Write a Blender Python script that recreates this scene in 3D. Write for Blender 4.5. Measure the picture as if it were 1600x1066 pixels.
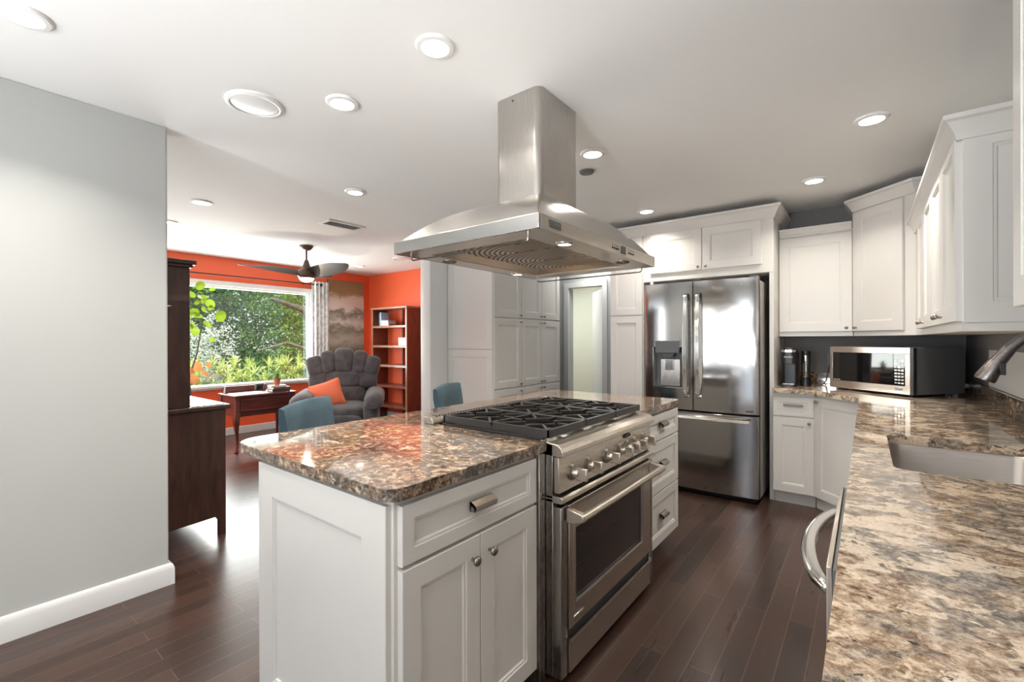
import bpy, bmesh, math, random
from mathutils import Vector, Matrix
random.seed(7)
C = bpy.context.scene.collection
for o in list(bpy.data.objects): bpy.data.objects.remove(o)
PI = math.pi
# ------------------------------------------------------------------ camera
H = 1.297
cam = bpy.data.cameras.new('camera'); camo = bpy.data.objects.new('camera', cam); C.objects.link(camo)
yaw, pitch, roll = (math.radians(a) for a in (37.92, -0.08, -0.16))
Fv = Vector((math.cos(yaw)*math.cos(pitch), math.sin(yaw)*math.cos(pitch), math.sin(pitch)))
R0 = Vector((math.sin(yaw), -math.cos(yaw), 0)); U0 = R0.cross(Fv)
Rv = math.cos(roll)*R0 + math.sin(roll)*U0; Uv = -math.sin(roll)*R0 + math.cos(roll)*U0
M = Matrix((Rv, Uv, -Fv)).transposed().to_4x4(); M.translation = Vector((0, 0, H)); camo.matrix_world = M
cam.sensor_width = 36; cam.lens = 711.0/1600*36; cam.clip_start = 0.02; cam.clip_end = 200
bpy.context.scene.camera = camo
vs = bpy.context.scene.view_settings
vs.view_transform = 'Standard'; vs.look = 'None'; vs.exposure = 0.16; vs.gamma = 1.0; vs.use_curve_mapping = False
# ------------------------------------------------------------------ world and lights
w = bpy.data.worlds.new('world'); bpy.context.scene.world = w; w.use_nodes = True
bg = w.node_tree.nodes['Background']
bg.inputs[0].default_value = (0.78, 0.88, 1.0, 1); bg.inputs[1].default_value = 1.6
def lamp(name, kind, loc, energy, color=(1, 1, 1), size=None, size_y=None, to=None, spread=None, angle=None, shape=None):
    l = bpy.data.lights.new(name, kind); l.energy = energy; l.color = color
    if kind == 'AREA':
        if size_y: l.shape = 'RECTANGLE'; l.size = size; l.size_y = size_y
        else: l.shape = shape or 'SQUARE'; l.size = size
        if spread: l.spread = spread
    if angle: l.angle = angle
    o = bpy.data.objects.new(name, l); C.objects.link(o); o.location = loc
    if to: o.rotation_euler = (Vector(to)).to_track_quat('-Z', 'Y').to_euler()
    return o
lamp('sun', 'SUN', (5, 12, 8), 9.0, (1, .95, .85), angle=.02, to=(.75, .28, -1.25))
# window daylight, plus unseen fill lamps added behind the viewer and in the hall
DAY = (.98, .985, 1.0)
for yy, ww in ((-.12, .10), (.60, .22), (1.20, .07), (1.62, .07), (2.25, .14)):
    lamp('fill_back_strip', 'AREA', (-1.80, yy, 1.45), 125*ww, DAY, ww, 1.4, to=(1, 0, .85), spread=math.radians(112))  # added strips, tilted up to lift the ceiling, narrow to streak the fridge
lamp('daylight_picture_window', 'AREA', (2.55, 7.22, 1.38), 130, DAY, 2.5, 1.3, to=(-.1, -1, .30))
lamp('fill_living_side', 'AREA', (-1.82, 5.2, 1.25), 60, DAY, 2.4, 1.8, to=(1, 0, .5))  # added fill from the unseen side of the living room
lamp('fill_hall', 'AREA', (5.15, 2.75, 2.42), 7, (1, .98, .95), .3, .3, to=(0, 0, -1))  # added fill under the hall ceiling, lifts the dark door trims
lamp('fill_beyond', 'AREA', (5.95, 4.0, 2.42), 50, (1, 1, .97), .6, .6, to=(0, -.1, -1))  # added fill out of view, brightens the open door leaf
DL = [(0.209, 2.325), (1.212, 1.318), (1.224, 1.98), (2.498, 1.318), (3.003, -0.023), (3.904, 0.295), (3.908, 1.534), (2.013, 3.086), (1.382, 4.297), (4.05, 6.1), (1.42, 5.25), (-.6, .6)]
CANW = 11
for i, (x, y) in enumerate(DL):
    lamp('downlight_glow', 'AREA', (x, y, 2.422), CANW*(.6 if y > 3 else .55 if i in (5, 6) else .8 if i == 4 else 1), (1, .93, .84), .11, to=(0, 0, -1), shape='DISK', spread=math.radians(125))
for x, y in ((1.57, .955), (2.12, 1.61)):
    lamp('hood_glow', 'AREA', (x, y, 1.676), 1.6, (1, .82, .6), .05, to=(0, 0, -1), shape='DISK')
lamp('fan_glow', 'POINT', (2.80, 5.31, 1.98), 8, (1, .85, .65))

# ------------------------------------------------------------------ materials
def mat(name, col=(.8, .8, .8), rough=.5, metal=0.0, coat=0.0, spec=.5, emis=None, es=0.0, trans=0.0, alpha=1.0, sub=0.0, sheen=0.0):
    m = bpy.data.materials.new(name); m.use_nodes = True; b = m.node_tree.nodes['Principled BSDF']
    b.inputs['Base Color'].default_value = (*col, 1); b.inputs['Roughness'].default_value = rough
    b.inputs['Metallic'].default_value = metal; b.inputs['Coat Weight'].default_value = coat
    b.inputs['Specular IOR Level'].default_value = spec; b.inputs['Transmission Weight'].default_value = trans
    b.inputs['Sheen Weight'].default_value = sheen
    if emis: b.inputs['Emission Color'].default_value = (*emis, 1); b.inputs['Emission Strength'].default_value = es
    return m
class N:
    def __init__(s, m): s.t = m.node_tree; s.b = s.t.nodes['Principled BSDF']
    def n(s, typ, **kw):
        x = s.t.nodes.new(typ)
        for k, v in kw.items():
            if k.startswith('i_'):
                k = k[2:]; x.inputs[int(k) if k.isdigit() else k.replace('_', ' ')].default_value = v
            else: setattr(x, k, v)
        return x
    def l(s, a, b): s.t.links.new(a, b)
    def coords(s, scale=(1, 1, 1), rot=(0, 0, 0), loc=(0, 0, 0), kind='Object'):
        tc = s.n('ShaderNodeTexCoord'); mp = s.n('ShaderNodeMapping'); s.l(tc.outputs[kind], mp.inputs[0])
        mp.inputs['Scale'].default_value = scale; mp.inputs['Rotation'].default_value = rot; mp.inputs['Location'].default_value = loc
        return mp.outputs[0]
    def noise(s, vec, scale, detail=4, rough=.5, dist=0.0):
        x = s.n('ShaderNodeTexNoise'); s.l(vec, x.inputs['Vector'])
        x.inputs['Scale'].default_value = scale; x.inputs['Detail'].default_value = detail
        x.inputs['Roughness'].default_value = rough; x.inputs['Distortion'].default_value = dist
        return x.outputs['Fac']
    def ramp(s, fac, stops, interp='LINEAR'):
        r = s.n('ShaderNodeValToRGB'); s.l(fac, r.inputs[0]); e = r.color_ramp.elements; r.color_ramp.interpolation = interp
        while len(e) < len(stops): e.new(.5)
        for el, (p, c) in zip(e, stops): el.position = p; el.color = (*c, 1) if len(c) == 3 else c
        return r.outputs[0]
    def mix(s, fac, a, b, typ='MIX'):
        x = s.n('ShaderNodeMix', data_type='RGBA', blend_type=typ)
        for v, i in ((fac, 0), (a, 6), (b, 7)):
            if hasattr(v, 'is_linked'): s.l(v, x.inputs[i])
            else: x.inputs[i].default_value = v if i == 0 else (*v, 1)
        return x.outputs[2]
    def bump(s, fac, strength=.2, dist=.01):
        x = s.n('ShaderNodeBump'); x.inputs['Strength'].default_value = strength; x.inputs['Distance'].default_value = dist
        s.l(fac, x.inputs['Height']); s.l(x.outputs[0], s.b.inputs['Normal'])
    def col(s, c): s.l(c, s.b.inputs['Base Color'])
def paint(name, col, rough=.5, var=.04, bump=.05, bs=120):
    m = mat(name, col, rough); n = N(m); v = n.coords()
    f = n.noise(v, 1.3, 3); a = tuple(c*(1-var) for c in col); b = tuple(min(1, c*(1+var)) for c in col)
    n.col(n.ramp(f, [(.3, a), (.7, b)])); n.bump(n.noise(v, bs, 2), bump, .002); return m
MAT = {}
MAT['cab'] = paint('white cabinet paint', (.69, .67, .635), .32, .02, .02)
MAT['ceil'] = paint('ceiling paint', (.82, .82, .805), .8, .012, .08, 60)
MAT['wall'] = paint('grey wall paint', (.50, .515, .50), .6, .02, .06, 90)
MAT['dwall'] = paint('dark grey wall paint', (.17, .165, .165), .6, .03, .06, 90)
MAT['litwall'] = paint('pale grey lit wall paint', (.50, .51, .50), .45, .03, .04, 90)  # lit version of the right wall's grey
MAT['orange'] = paint('orange wall paint', (.78, .118, .040), .45, .03, .06, 90)
MAT['trim'] = paint('white trim paint', (.72, .72, .71), .35, .01, .01)
MAT['greenlit'] = paint('sage wall paint', (.56, .63, .53), .6, .02, .05)  # green light reflected onto this wall, mixed into its paint colour
MAT['black'] = mat('black plastic', (.012, .012, .013), .3)
MAT['blackm'] = mat('matt black iron', (.022, .021, .020), .42)
MAT['iron'] = mat('worn cast iron', (.035, .032, .030), .30)
MAT['gloss'] = mat('black glass', (.006, .006, .007), .04, coat=.5)
MAT['greyp'] = mat('grey enamel', (.11, .115, .12), .4)
MAT['fgrey'] = mat('light grey enamel', (.42, .40, .38), .35)
MAT['void'] = mat('dark recess', (.01, .009, .009), .8)
MAT['pewter'] = mat('brushed pewter', (.34, .31, .28), .32, 1.0)
MAT['chrome'] = mat('chrome', (.75, .74, .72), .12, 1.0)
MAT['chromed'] = mat('dark chrome', (.25, .24, .23), .2, 1.0)
MAT['emit'] = mat('lit lamp lens', (1, 1, 1), .5, emis=(1, .96, .9), es=9)
MAT['emitw'] = mat('lit warm lens', (1, 1, 1), .5, emis=(1, .86, .62), es=7)
MAT['wplas'] = mat('white plastic', (.8, .8, .79), .35)
MAT['paper'] = paint('paper', (.82, .82, .80), .7, .03, .02)
MAT['terra'] = paint('terracotta', (.48, .14, .06), .7, .06, .1)
MAT['pillow'] = paint('coral cushion fabric', (.95, .22, .11), .9, .05, .4, 400)
MAT['rod'] = mat('black rod', (.02, .018, .02), .35, .6)
MAT['fanm'] = paint('bronze fan metal', (.115, .07, .05), .35, .1, .02)
MAT['fanb'] = paint('dark fan blade', (.045, .030, .025), .6, .15, .03)
def glassmat(name, col=(1, 1, 1), rough=0.0, thin=.06):
    m = bpy.data.materials.new(name); m.use_nodes = True; t = m.node_tree; t.nodes.clear()
    o = t.nodes.new('ShaderNodeOutputMaterial'); mx = t.nodes.new('ShaderNodeMixShader'); tr = t.nodes.new('ShaderNodeBsdfTransparent'); gl = t.nodes.new('ShaderNodeBsdfGlossy')
    tr.inputs[0].default_value = (*col, 1); gl.inputs['Roughness'].default_value = rough; mx.inputs[0].default_value = thin
    t.links.new(tr.outputs[0], mx.inputs[1]); t.links.new(gl.outputs[0], mx.inputs[2]); t.links.new(mx.outputs[0], o.inputs[0]); return m
MAT['glass'] = glassmat('window glass', (.97, .99, .97), 0, .05)
MAT['clear'] = glassmat('clear plastic', (.55, .53, .5), .05, .25)
def steel(name, col, rough, axis, amt=.05):
    m = mat(name, col, rough, 1.0); n = N(m)
    sc = [1400, 1400, 1400]; sc[axis] = 12
    v = n.coords(tuple(sc)); f = n.noise(v, 1.0, 2)
    n.col(n.ramp(f, [(.35, tuple(c*.95 for c in col)), (.65, tuple(min(1, c*1.05) for c in col))]))
    r = n.ramp(f, [(.3, (rough*.9,)*3), (.7, (rough*1.15,)*3)]); n.l(r, n.b.inputs['Roughness'])
    n.bump(f, amt, .0003); n.b.inputs['Anisotropic'].default_value = .6; return m
MAT['steelx'] = steel('brushed steel grain along x', (.68, .62, .55), .30, 0)
MAT['steely'] = steel('brushed steel grain along y', (.50, .48, .455), .22, 1)
MAT['steelz'] = steel('brushed steel vertical grain', (.50, .475, .445), .25, 2)
MAT['fridge'] = steel('fridge steel', (.40, .385, .37), .11, 2, .03)
MAT['sinks'] = steel('sink steel', (.50, .45, .40), .3, 1)
MAT['faucet'] = steel('dark faucet steel', (.20, .18, .17), .28, 2)
def granite(name, sh, mul):
    m = mat(name, (.4, .3, .2), .06, coat=.3, spec=.6); n = N(m)
    n.b.inputs['Coat Roughness'].default_value = .03
    sf = lambda st: [(p-sh, tuple(c*mul for c in c_)) for p, c_ in st]
    def V(k, warp, loc=(0, 0, 0), el=.85):
        v = n.coords((k, k*el, k), (0, 0, .49), loc)
        wv = n.n('ShaderNodeTexNoise'); n.l(v, wv.inputs['Vector']); wv.inputs['Scale'].default_value = .9; wv.inputs['Detail'].default_value = 3
        va = n.n('ShaderNodeVectorMath', operation='MULTIPLY_ADD'); n.l(wv.outputs['Color'], va.inputs[0]); va.inputs[1].default_value = (warp,)*3; n.l(v, va.inputs[2]); return va.outputs[0]
    v1 = V(38, 1.3)
    base = n.ramp(n.noise(v1, 1.0, 10, .78), sf([(.34, (.022, .016, .013)), (.41, (.09, .055, .035)), (.47, (.26, .165, .10)), (.53, (.47, .335, .225)), (.60, (.74, .59, .44)), (.74, (.90, .78, .64))]))
    gr = n.ramp(n.noise(V(44, 1.7, (5, 2, 1)), 1.0, 10, .78), sf([(.36, (.016, .014, .013)), (.45, (.085, .065, .050)), (.52, (.25, .20, .155)), (.60, (.50, .425, .345)), (.7, (.68, .60, .51))]))
    zone = n.ramp(n.noise(V(7, 1.4, (3, 1, 0), .8), 1.0, 7, .7), [(.46, (0, 0, 0)), (.55, (1, 1, 1))])
    c1 = n.mix(zone, base, gr)
    pk = n.ramp(n.noise(V(16, 1.8, (2, 7, 0), .7), 1.0, 4, .6), [(.575-sh*2, (0, 0, 0)), (.60-sh*2, (.85, .85, .85))])
    vein = n.ramp(n.noise(v1, 3.5, 6, .75), sf([(.36, (.36, .23, .14)), (.46, (.70, .55, .40)), (.6, (.90, .77, .61))]))
    c2 = n.mix(pk, c1, vein)
    bl = n.ramp(n.noise(V(55, 2.6, (7, 3, 1), .6), 1.0, 7, .75), [(.375, (1, 1, 1)), (.41, (0, 0, 0))])
    n.col(n.mix(bl, c2, (.020, .015, .013))); return m
MAT['granite'] = granite('cream and brown granite', .022, 1.0)
MAT['granited'] = granite('darker brown granite', -.028, .85)
def floorm():
    m = mat('dark bamboo planks', (.06, .03, .02), .22, coat=.15); n = N(m); n.b.inputs['Coat Roughness'].default_value = .15
    v = n.coords(); br = n.n('ShaderNodeTexBrick'); n.l(v, br.inputs['Vector']); br.offset = .37; br.offset_frequency = 2; br.squash = 1
    for k, x in (('Scale', 1), ('Mortar Size', .0016), ('Mortar Smooth', .2), ('Bias', 0), ('Brick Width', .93), ('Row Height', .0945)): br.inputs[k].default_value = x
    br.inputs['Color1'].default_value = (.066, .031, .021, 1); br.inputs['Color2'].default_value = (.026, .0145, .011, 1); br.inputs['Mortar'].default_value = (.13, .078, .058, 1)
    g = n.noise(n.coords((5, 90, 10)), 1.0, 4, .6); gr = n.ramp(g, [(.3, (.88, .88, .88)), (.7, (1.12, 1.11, 1.1))])
    n.col(n.mix(1.0, br.outputs['Color'], gr, 'MULTIPLY'))
    rr = n.ramp(n.noise(n.coords((1.5, 30, 1)), 1.0, 4), [(.3, (.27, .27, .27)), (.7, (.31, .31, .31))]); n.l(rr, n.b.inputs['Roughness'])
    n.bump(br.outputs['Fac'], -.25, .0015); return m
MAT['floor'] = floorm()
def wood(name, a, b, rough=.35, scale=(4, 4, 1), coat=.2):
    m = mat(name, a, rough, coat=coat); n = N(m); v = n.coords(scale)
    n.col(n.ramp(n.noise(v, 5, 6, .6, .8), [(.3, a), (.7, b)])); n.bump(n.noise(v, 14, 4), .05, .002); return m
MAT['dwood'] = wood('dark walnut veneer', (.030, .014, .011), (.075, .030, .021), .33, (6, 6, .8))
MAT['desk'] = wood('reddish mahogany', (.085, .017, .013), (.165, .038, .026), .3, (1, 6, 6))
MAT['case'] = wood('cherry bookcase wood', (.12, .030, .018), (.20, .060, .033), .35, (5, 5, 1))
MAT['shelf'] = wood('lighter shelf edge wood', (.22, .10, .06), (.36, .18, .12), .3, (5, 5, 1))
MAT['bark'] = wood('bark', (.06, .05, .04), (.2, .17, .14), .9, (8, 8, 2), 0)
MAT['marble'] = wood('pale stone top', (.50, .52, .46), (.75, .76, .70), .08, (4, 4, 4), .6)
def fabric(name, a, b, sc=9, bs=300, bump=.5):
    m = mat(name, a, .95, sheen=.25); n = N(m); v = n.coords(); n.col(n.ramp(n.noise(v, sc, 5), [(.35, a), (.65, b)])); n.bump(n.noise(v, bs, 2), bump, .003); return m
MAT['recl'] = fabric('charcoal plush', (.058, .052, .058), (.100, .090, .098))
def teal():
    m = mat('teal waffle slipcover', (.07, .14, .18), .95, sheen=.03); n = N(m); v = n.coords()
    n.col(n.ramp(n.noise(v, 7, 4), [(.35, (.030, .060, .080)), (.65, (.052, .092, .115))]))
    ck = n.n('ShaderNodeTexChecker'); n.l(v, ck.inputs[0]); ck.inputs['Scale'].default_value = 90; n.bump(ck.outputs['Fac'], .6, .003); return m
MAT['teal'] = teal()
def curtain():
    m = mat('white patterned curtain', (.7, .7, .7), .9); n = N(m); n.b.inputs['Subsurface Weight'].default_value = 0
    n.col(n.ramp(n.noise(n.coords((14, 14, 14)), 1, 4), [(.42, (.62, .62, .62)), (.55, (.84, .84, .85))])); return m
MAT['curt'] = curtain()
def painting():
    m = mat('abstract landscape canvas', (.5, .5, .5), .7); n = N(m)
    v = n.coords((1, 1, 1)); sp = n.n('ShaderNodeSeparateXYZ'); n.l(v, sp.inputs[0])
    ns = n.noise(n.coords((2, 2, 3.2)), 1.6, 9, .68, .4)
    ad = n.n('ShaderNodeMath', operation='MULTIPLY_ADD'); n.l(ns, ad.inputs[0]); ad.inputs[1].default_value = .55; n.l(sp.outputs['Z'], ad.inputs[2])
    mr = n.n('ShaderNodeMapRange'); n.l(ad.outputs[0], mr.inputs[0]); mr.inputs[1].default_value = .30; mr.inputs[2].default_value = 1.60
    n.col(n.ramp(mr.outputs[0], [(0, (.05, .045, .035)), (.12, (.22, .20, .15)), (.24, (.38, .34, .28)), (.36, (.17, .15, .11)), (.45, (.50, .45, .39)), (.56, (.14, .13, .11)), (.62, (.56, .50, .45)), (.74, (.60, .52, .45)), (.82, (.30, .19, .09)), (1, (.24, .17, .085))]))
    n.bump(ns, .3, .01); return m
MAT['art'] = painting()
def filterm():
    m = mat('slotted filter steel', (.5, .42, .34), .3, 1.0); n = N(m)
    wv = n.n('ShaderNodeTexWave', wave_type='RINGS', rings_direction='Z'); n.l(n.coords((1, 1, 1), loc=(-.17, .02, 0)), wv.inputs[0]); wv.inputs['Scale'].default_value = 13; wv.inputs['Distortion'].default_value = 0
    c = n.ramp(wv.outputs['Fac'], [(.38, (.05, .035, .025)), (.55, (.80, .68, .56))]); n.col(c); n.bump(wv.outputs['Fac'], .7, .01); return m
MAT['filter'] = filterm()
def leafm(name, a, b, tr=.35):
    m = mat(name, a, .6); n = N(m); oi = n.n('ShaderNodeNewGeometry')
    n.col(n.ramp(oi.outputs['Random Per Island'], [(.1, a), (.9, b)])); n.b.inputs['Subsurface Weight'].default_value = 0
    t = n.t; tl = t.nodes.new('ShaderNodeBsdfTranslucent'); mx = t.nodes.new('ShaderNodeMixShader'); mx.inputs[0].default_value = tr
    cr = n.ramp(oi.outputs['Random Per Island'], [(.1, a), (.9, b)]); t.links.new(cr, tl.inputs[0])
    out = t.nodes['Material Output']; t.links.new(n.b.outputs[0], mx.inputs[1]); t.links.new(tl.outputs[0], mx.inputs[2]); t.links.new(mx.outputs[0], out.inputs[0]); return m
MAT['leaf'] = leafm('green foliage', (.07, .17, .03), (.30, .46, .13))
MAT['leafd'] = leafm('dark green foliage', (.03, .10, .025), (.13, .28, .08))
MAT['leafw'] = leafm('silvery foliage', (.42, .48, .42), (.80, .84, .80))
MAT['leafy'] = leafm('yellow green blades', (.40, .52, .12), (.80, .85, .42))
MAT['leaff'] = leafm('large bright leaves', (.10, .22, .015), (.30, .38, .03), .3)
MAT['leafo'] = leafm('orange brown leaves', (.28, .10, .03), (.55, .24, .08))
MAT['grass'] = paint('lawn', (.12, .2, .06), .9, .3, .3, 40)

# ------------------------------------------------------------------ builders
def rootloc(o):
    v = Vector((0, 0, 0))
    while o: v += o.location; o = o.parent
    return v
class MB:
    def __init__(s): s.v = []; s.f = []
    def add(s, vs, fs):
        k = len(s.v); s.v += [Vector(p) for p in vs]; s.f += [tuple(i+k for i in f) for f in fs]; return s
    def box(s, x0, x1, y0, y1, z0, z1):
        x0, x1 = sorted((x0, x1)); y0, y1 = sorted((y0, y1)); z0, z1 = sorted((z0, z1))
        return s.add([(x0, y0, z0), (x1, y0, z0), (x1, y1, z0), (x0, y1, z0), (x0, y0, z1), (x1, y0, z1), (x1, y1, z1), (x0, y1, z1)],
                     [(0, 3, 2, 1), (4, 5, 6, 7), (0, 1, 5, 4), (1, 2, 6, 5), (2, 3, 7, 6), (3, 0, 4, 7)])
    def loft(s, rings, caps=True, closed=True):
        k = len(s.v); n = len(rings[0])
        for r in rings: s.v += [Vector(p) for p in r]
        for i in range(len(rings)-1):
            for j in range(n if closed else n-1):
                a = k+i*n+j; b = k+i*n+(j+1) % n; s.f.append((a, b, b+n, a+n))
        if caps: s.f.append(tuple(k+j for j in range(n-1, -1, -1))); s.f.append(tuple(k+(len(rings)-1)*n+j for j in range(n)))
        return s
    def prism(s, poly, z0, z1): return s.loft([[(x, y, z0) for x, y in poly], [(x, y, z1) for x, y in poly]])
    def extr(s, prof, fn, a, b): # prof in 2D (p,q), fn(p,q,t)->xyz
        return s.loft([[fn(p, q, a) for p, q in prof], [fn(p, q, b) for p, q in prof]])
    def tube(s, pts, r, n=10, caps=True):
        pts = [Vector(p) for p in pts]; rr = r if isinstance(r, (list, tuple)) else [r]*len(pts); rings = []
        up = None
        for i, p in enumerate(pts):
            t = (pts[min(i+1, len(pts)-1)]-pts[max(i-1, 0)]).normalized()
            if up is None: up = Vector((0, 0, 1)) if abs(t.z) < .9 else Vector((1, 0, 0))
            x = t.cross(up); x.normalize(); y = x.cross(t).normalized(); up = y
            rings.append([p+rr[i]*(math.cos(2*PI*j/n)*x+math.sin(2*PI*j/n)*y) for j in range(n)])
        return s.loft(rings, caps)
    def lathe(s, c, prof, n=20, axis=(0, 0, 1)):
        ax = Vector(axis).normalized(); x = ax.orthogonal().normalized(); y = ax.cross(x); c = Vector(c)
        ring = prof[0][0] > .004 and prof[-1][0] == prof[0][0] and len(prof) > 3
        if ring: prof = list(prof)+[prof[0]]
        return s.loft([[c+ax*h+max(r, 1e-4)*(math.cos(2*PI*j/n)*x+math.sin(2*PI*j/n)*y) for j in range(n)] for r, h in prof], caps=not ring)
    def cyl(s, c, r, h, n=20, axis=(0, 0, 1)): return s.lathe(c, [(r, 0), (r, h)], n, axis)
    def sell(s, c, size, e=.45, e2=.45, nu=20, nv=12, rot=None, fn=None):
        def pw(a, p): return math.copysign(abs(a)**p, a)
        vs = []
        for i in range(nv+1):
            ph = -PI/2+PI*i/nv
            for j in range(nu):
                th = 2*PI*j/nu
                p = Vector((pw(math.cos(ph), e2)*pw(math.cos(th), e), pw(math.cos(ph), e2)*pw(math.sin(th), e), pw(math.sin(ph), e2)))
                if fn: p = fn(p)
                p = Vector((p.x*size[0]/2, p.y*size[1]/2, p.z*size[2]/2))
                if rot: p = rot @ p
                vs.append(p+Vector(c))
        fs = [(i*nu+j, i*nu+(j+1) % nu, (i+1)*nu+(j+1) % nu, (i+1)*nu+j) for i in range(nv) for j in range(nu)]
        return s.add(vs, fs)
    def slab(s, outer, holes, z0, z1):
        bm = bmesh.new(); es = []
        for lp in [outer]+holes:
            vv = [bm.verts.new((x, y, z1)) for x, y in lp]
            es += [bm.edges.new((vv[i], vv[(i+1) % len(vv)])) for i in range(len(vv))]
        bmesh.ops.triangle_fill(bm, use_beauty=True, use_dissolve=False, edges=es)
        bm.verts.index_update(); vs = [v.co.copy() for v in bm.verts]; n = len(vs)
        fs = []
        for f in bm.faces:
            t = tuple(v.index for v in f.verts)
            if f.normal.z < 0: t = t[::-1]
            fs.append(t); fs.append(tuple(i+n for i in reversed(t)))
        k = 0
        for lp in [outer]+holes:
            m_ = len(lp)
            for i in range(m_): a = k+i; b = k+(i+1) % m_; fs.append((a, b, b+n, a+n))
            k += m_
        bm.free(); s.add(vs+[Vector((v.x, v.y, z0)) for v in vs], fs); return s
    def xf(s, mtx, start=0):
        for i in range(start, len(s.v)): s.v[i] = mtx @ s.v[i]
        return s
    def build(s, name, m, parent=None, smooth=None, bevel=0, seg=2, loc=None, sub=0, local=False):
        if parent is not None: off = Vector((0, 0, 0)) if local else rootloc(parent)
        elif loc is not None: off = Vector(loc)
        else:
            mn = [min(v[i] for v in s.v) for i in range(3)]; mx = [max(v[i] for v in s.v) for i in range(3)]
            off = Vector(((mn[0]+mx[0])/2, (mn[1]+mx[1])/2, mn[2]))
        me = bpy.data.meshes.new(name); me.from_pydata([tuple(v-off) for v in s.v], [], s.f)
        bm = bmesh.new(); bm.from_mesh(me); bmesh.ops.recalc_face_normals(bm, faces=bm.faces); bm.to_mesh(me); bm.free()
        me.materials.append(MAT[m] if isinstance(m, str) else m)
        o = bpy.data.objects.new(name, me); C.objects.link(o)
        if parent is not None: o.parent = parent
        else: o.location = off
        if bevel:
            b = o.modifiers.new('bevel', 'BEVEL'); b.width = bevel; b.segments = seg; b.limit_method = 'ANGLE'; b.angle_limit = math.radians(32); b.harden_normals = False
        if sub: sm = o.modifiers.new('sub', 'SUBSURF'); sm.levels = sub; sm.render_levels = sub
        if smooth is not False:
            ang = math.radians(smooth if smooth else 35)
            me.polygons.foreach_set('use_smooth', [True]*len(me.polygons))
            me.set_sharp_from_angle(angle=ang)
        return o
def thing(name, label, cat, loc=(0, 0, 0), group=None):
    o = bpy.data.objects.new(name, None); o.empty_display_size = .1; C.objects.link(o); o.location = loc
    return tag(o, label, cat, group)
def tag(o, label, cat, group=None):
    o['label'] = label; o['category'] = cat
    if group: o['group'] = group
    return o
def struct(name, mb, m, **k):
    o = mb.build(name, m, **k); o['kind'] = 'structure'; return o
def copy_tree(o, parent=None):
    c = o.copy(); C.objects.link(c)
    if parent is not None: c.parent = parent
    for ch in o.children: copy_tree(ch, c)
    return c
def rpoly(pts, rad, n=5):
    out = []; L = len(pts)
    for i, p in enumerate(pts):
        r = rad[i] if isinstance(rad, (list, tuple)) else rad
        p = Vector(p); a = (Vector(pts[i-1])-p); b = (Vector(pts[(i+1) % L])-p)
        if r <= 0: out.append(tuple(p)); continue
        a.normalize(); b.normalize(); ang = a.angle(b); d = r/math.tan(ang/2); c = p+(a+b).normalized()*(r/math.sin(ang/2))
        s = p+a*d-c; e = p+b*d-c; a0 = math.atan2(s.y, s.x); a1 = math.atan2(e.y, e.x); da = (a1-a0+PI) % (2*PI)-PI
        for k in range(n+1): t = a0+da*k/n; out.append((c.x+r*math.cos(t), c.y+r*math.sin(t)))
    return out
def text(name, s, size, m, parent, o, u, up, local=False, thick=.0006):
    cu = bpy.data.curves.new(name, 'FONT'); cu.body = s; cu.size = size; cu.extrude = thick; cu.align_x = 'CENTER'; cu.align_y = 'CENTER'
    t = bpy.data.objects.new(name, cu); C.objects.link(t); dg = bpy.context.evaluated_depsgraph_get()
    me = bpy.data.meshes.new_from_object(t.evaluated_get(dg)); bpy.data.objects.remove(t)
    ob = bpy.data.objects.new(name, me); C.objects.link(ob); ob.parent = parent
    u = Vector(u).normalized(); up = Vector(up).normalized(); n = u.cross(up)
    mm = Matrix((u, up, n)).transposed().to_4x4(); mm.translation = Vector(o)-rootloc(parent)
    me.transform(mm); me.materials.clear(); me.materials.append(MAT[m]); return ob
Zv = Vector((0, 0, 1))
def panel(name, m, parent, o, u, n, w_, h_, t=.02, fr=.06, bead=.012, dep=.009):
    """framed door: o lower corner on the carcass face, u width direction, n outward normal"""
    o = Vector(o); u = Vector(u).normalized(); n = Vector(n).normalized()
    def ring(ins, d): return [o+u*ins+Zv*ins+n*d, o+u*(w_-ins)+Zv*ins+n*d, o+u*(w_-ins)+Zv*(h_-ins)+n*d, o+u*ins+Zv*(h_-ins)+n*d]
    mb = MB().loft([ring(0, 0), ring(0, t-.002), ring(.002, t), ring(fr, t), ring(fr+.002, t-.003), ring(fr+bead*.7, t-.004), ring(fr+bead, t-dep)])
    return mb.build(name, m, parent, smooth=20)
def knob(parent, p, n, r=.015):
    p = Vector(p)
    return MB().lathe(p, [(.006, 0), (.0055, .004), (.0045, .012), (.006, .015), (r*.93, .018), (r, .022), (r*.88, .027), (r*.5, .030), (0, .031)], 16, n).build('knob', 'pewter', parent, smooth=50)
def pull(parent, c, u, n, L=.095, m='pewter'):
    c = Vector(c); u = Vector(u); n = Vector(n)
    prof = [(0, .016), (.004, .017), (.010, .015), (.026, .004), (.028, -.006), (.022, -.014), (.016, -.013), (.019, -.006), (.016, -.001), (.006, .004), (.004, -.016), (0, -.016)]
    mb = MB()
    for a, b in ((-L/2, L/2),): mb.loft([[c+n*p+Zv*q+u*a for p, q in prof], [c+n*p+Zv*q+u*b for p, q in prof]])
    for s_ in (-1, 1): mb.loft([[c+u*(s_*L/2)+n*p+Zv*q for p, q in ((0, .015), (.009, .014), (.026, .004), (.027, -.006), (.020, -.013), (0, -.014))], [c+u*(s_*(L/2-.004))+n*p+Zv*q for p, q in ((0, .015), (.009, .014), (.026, .004), (.027, -.006), (.020, -.013), (0, -.014))]])
    return mb.build('handle', m, parent, smooth=25)
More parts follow.
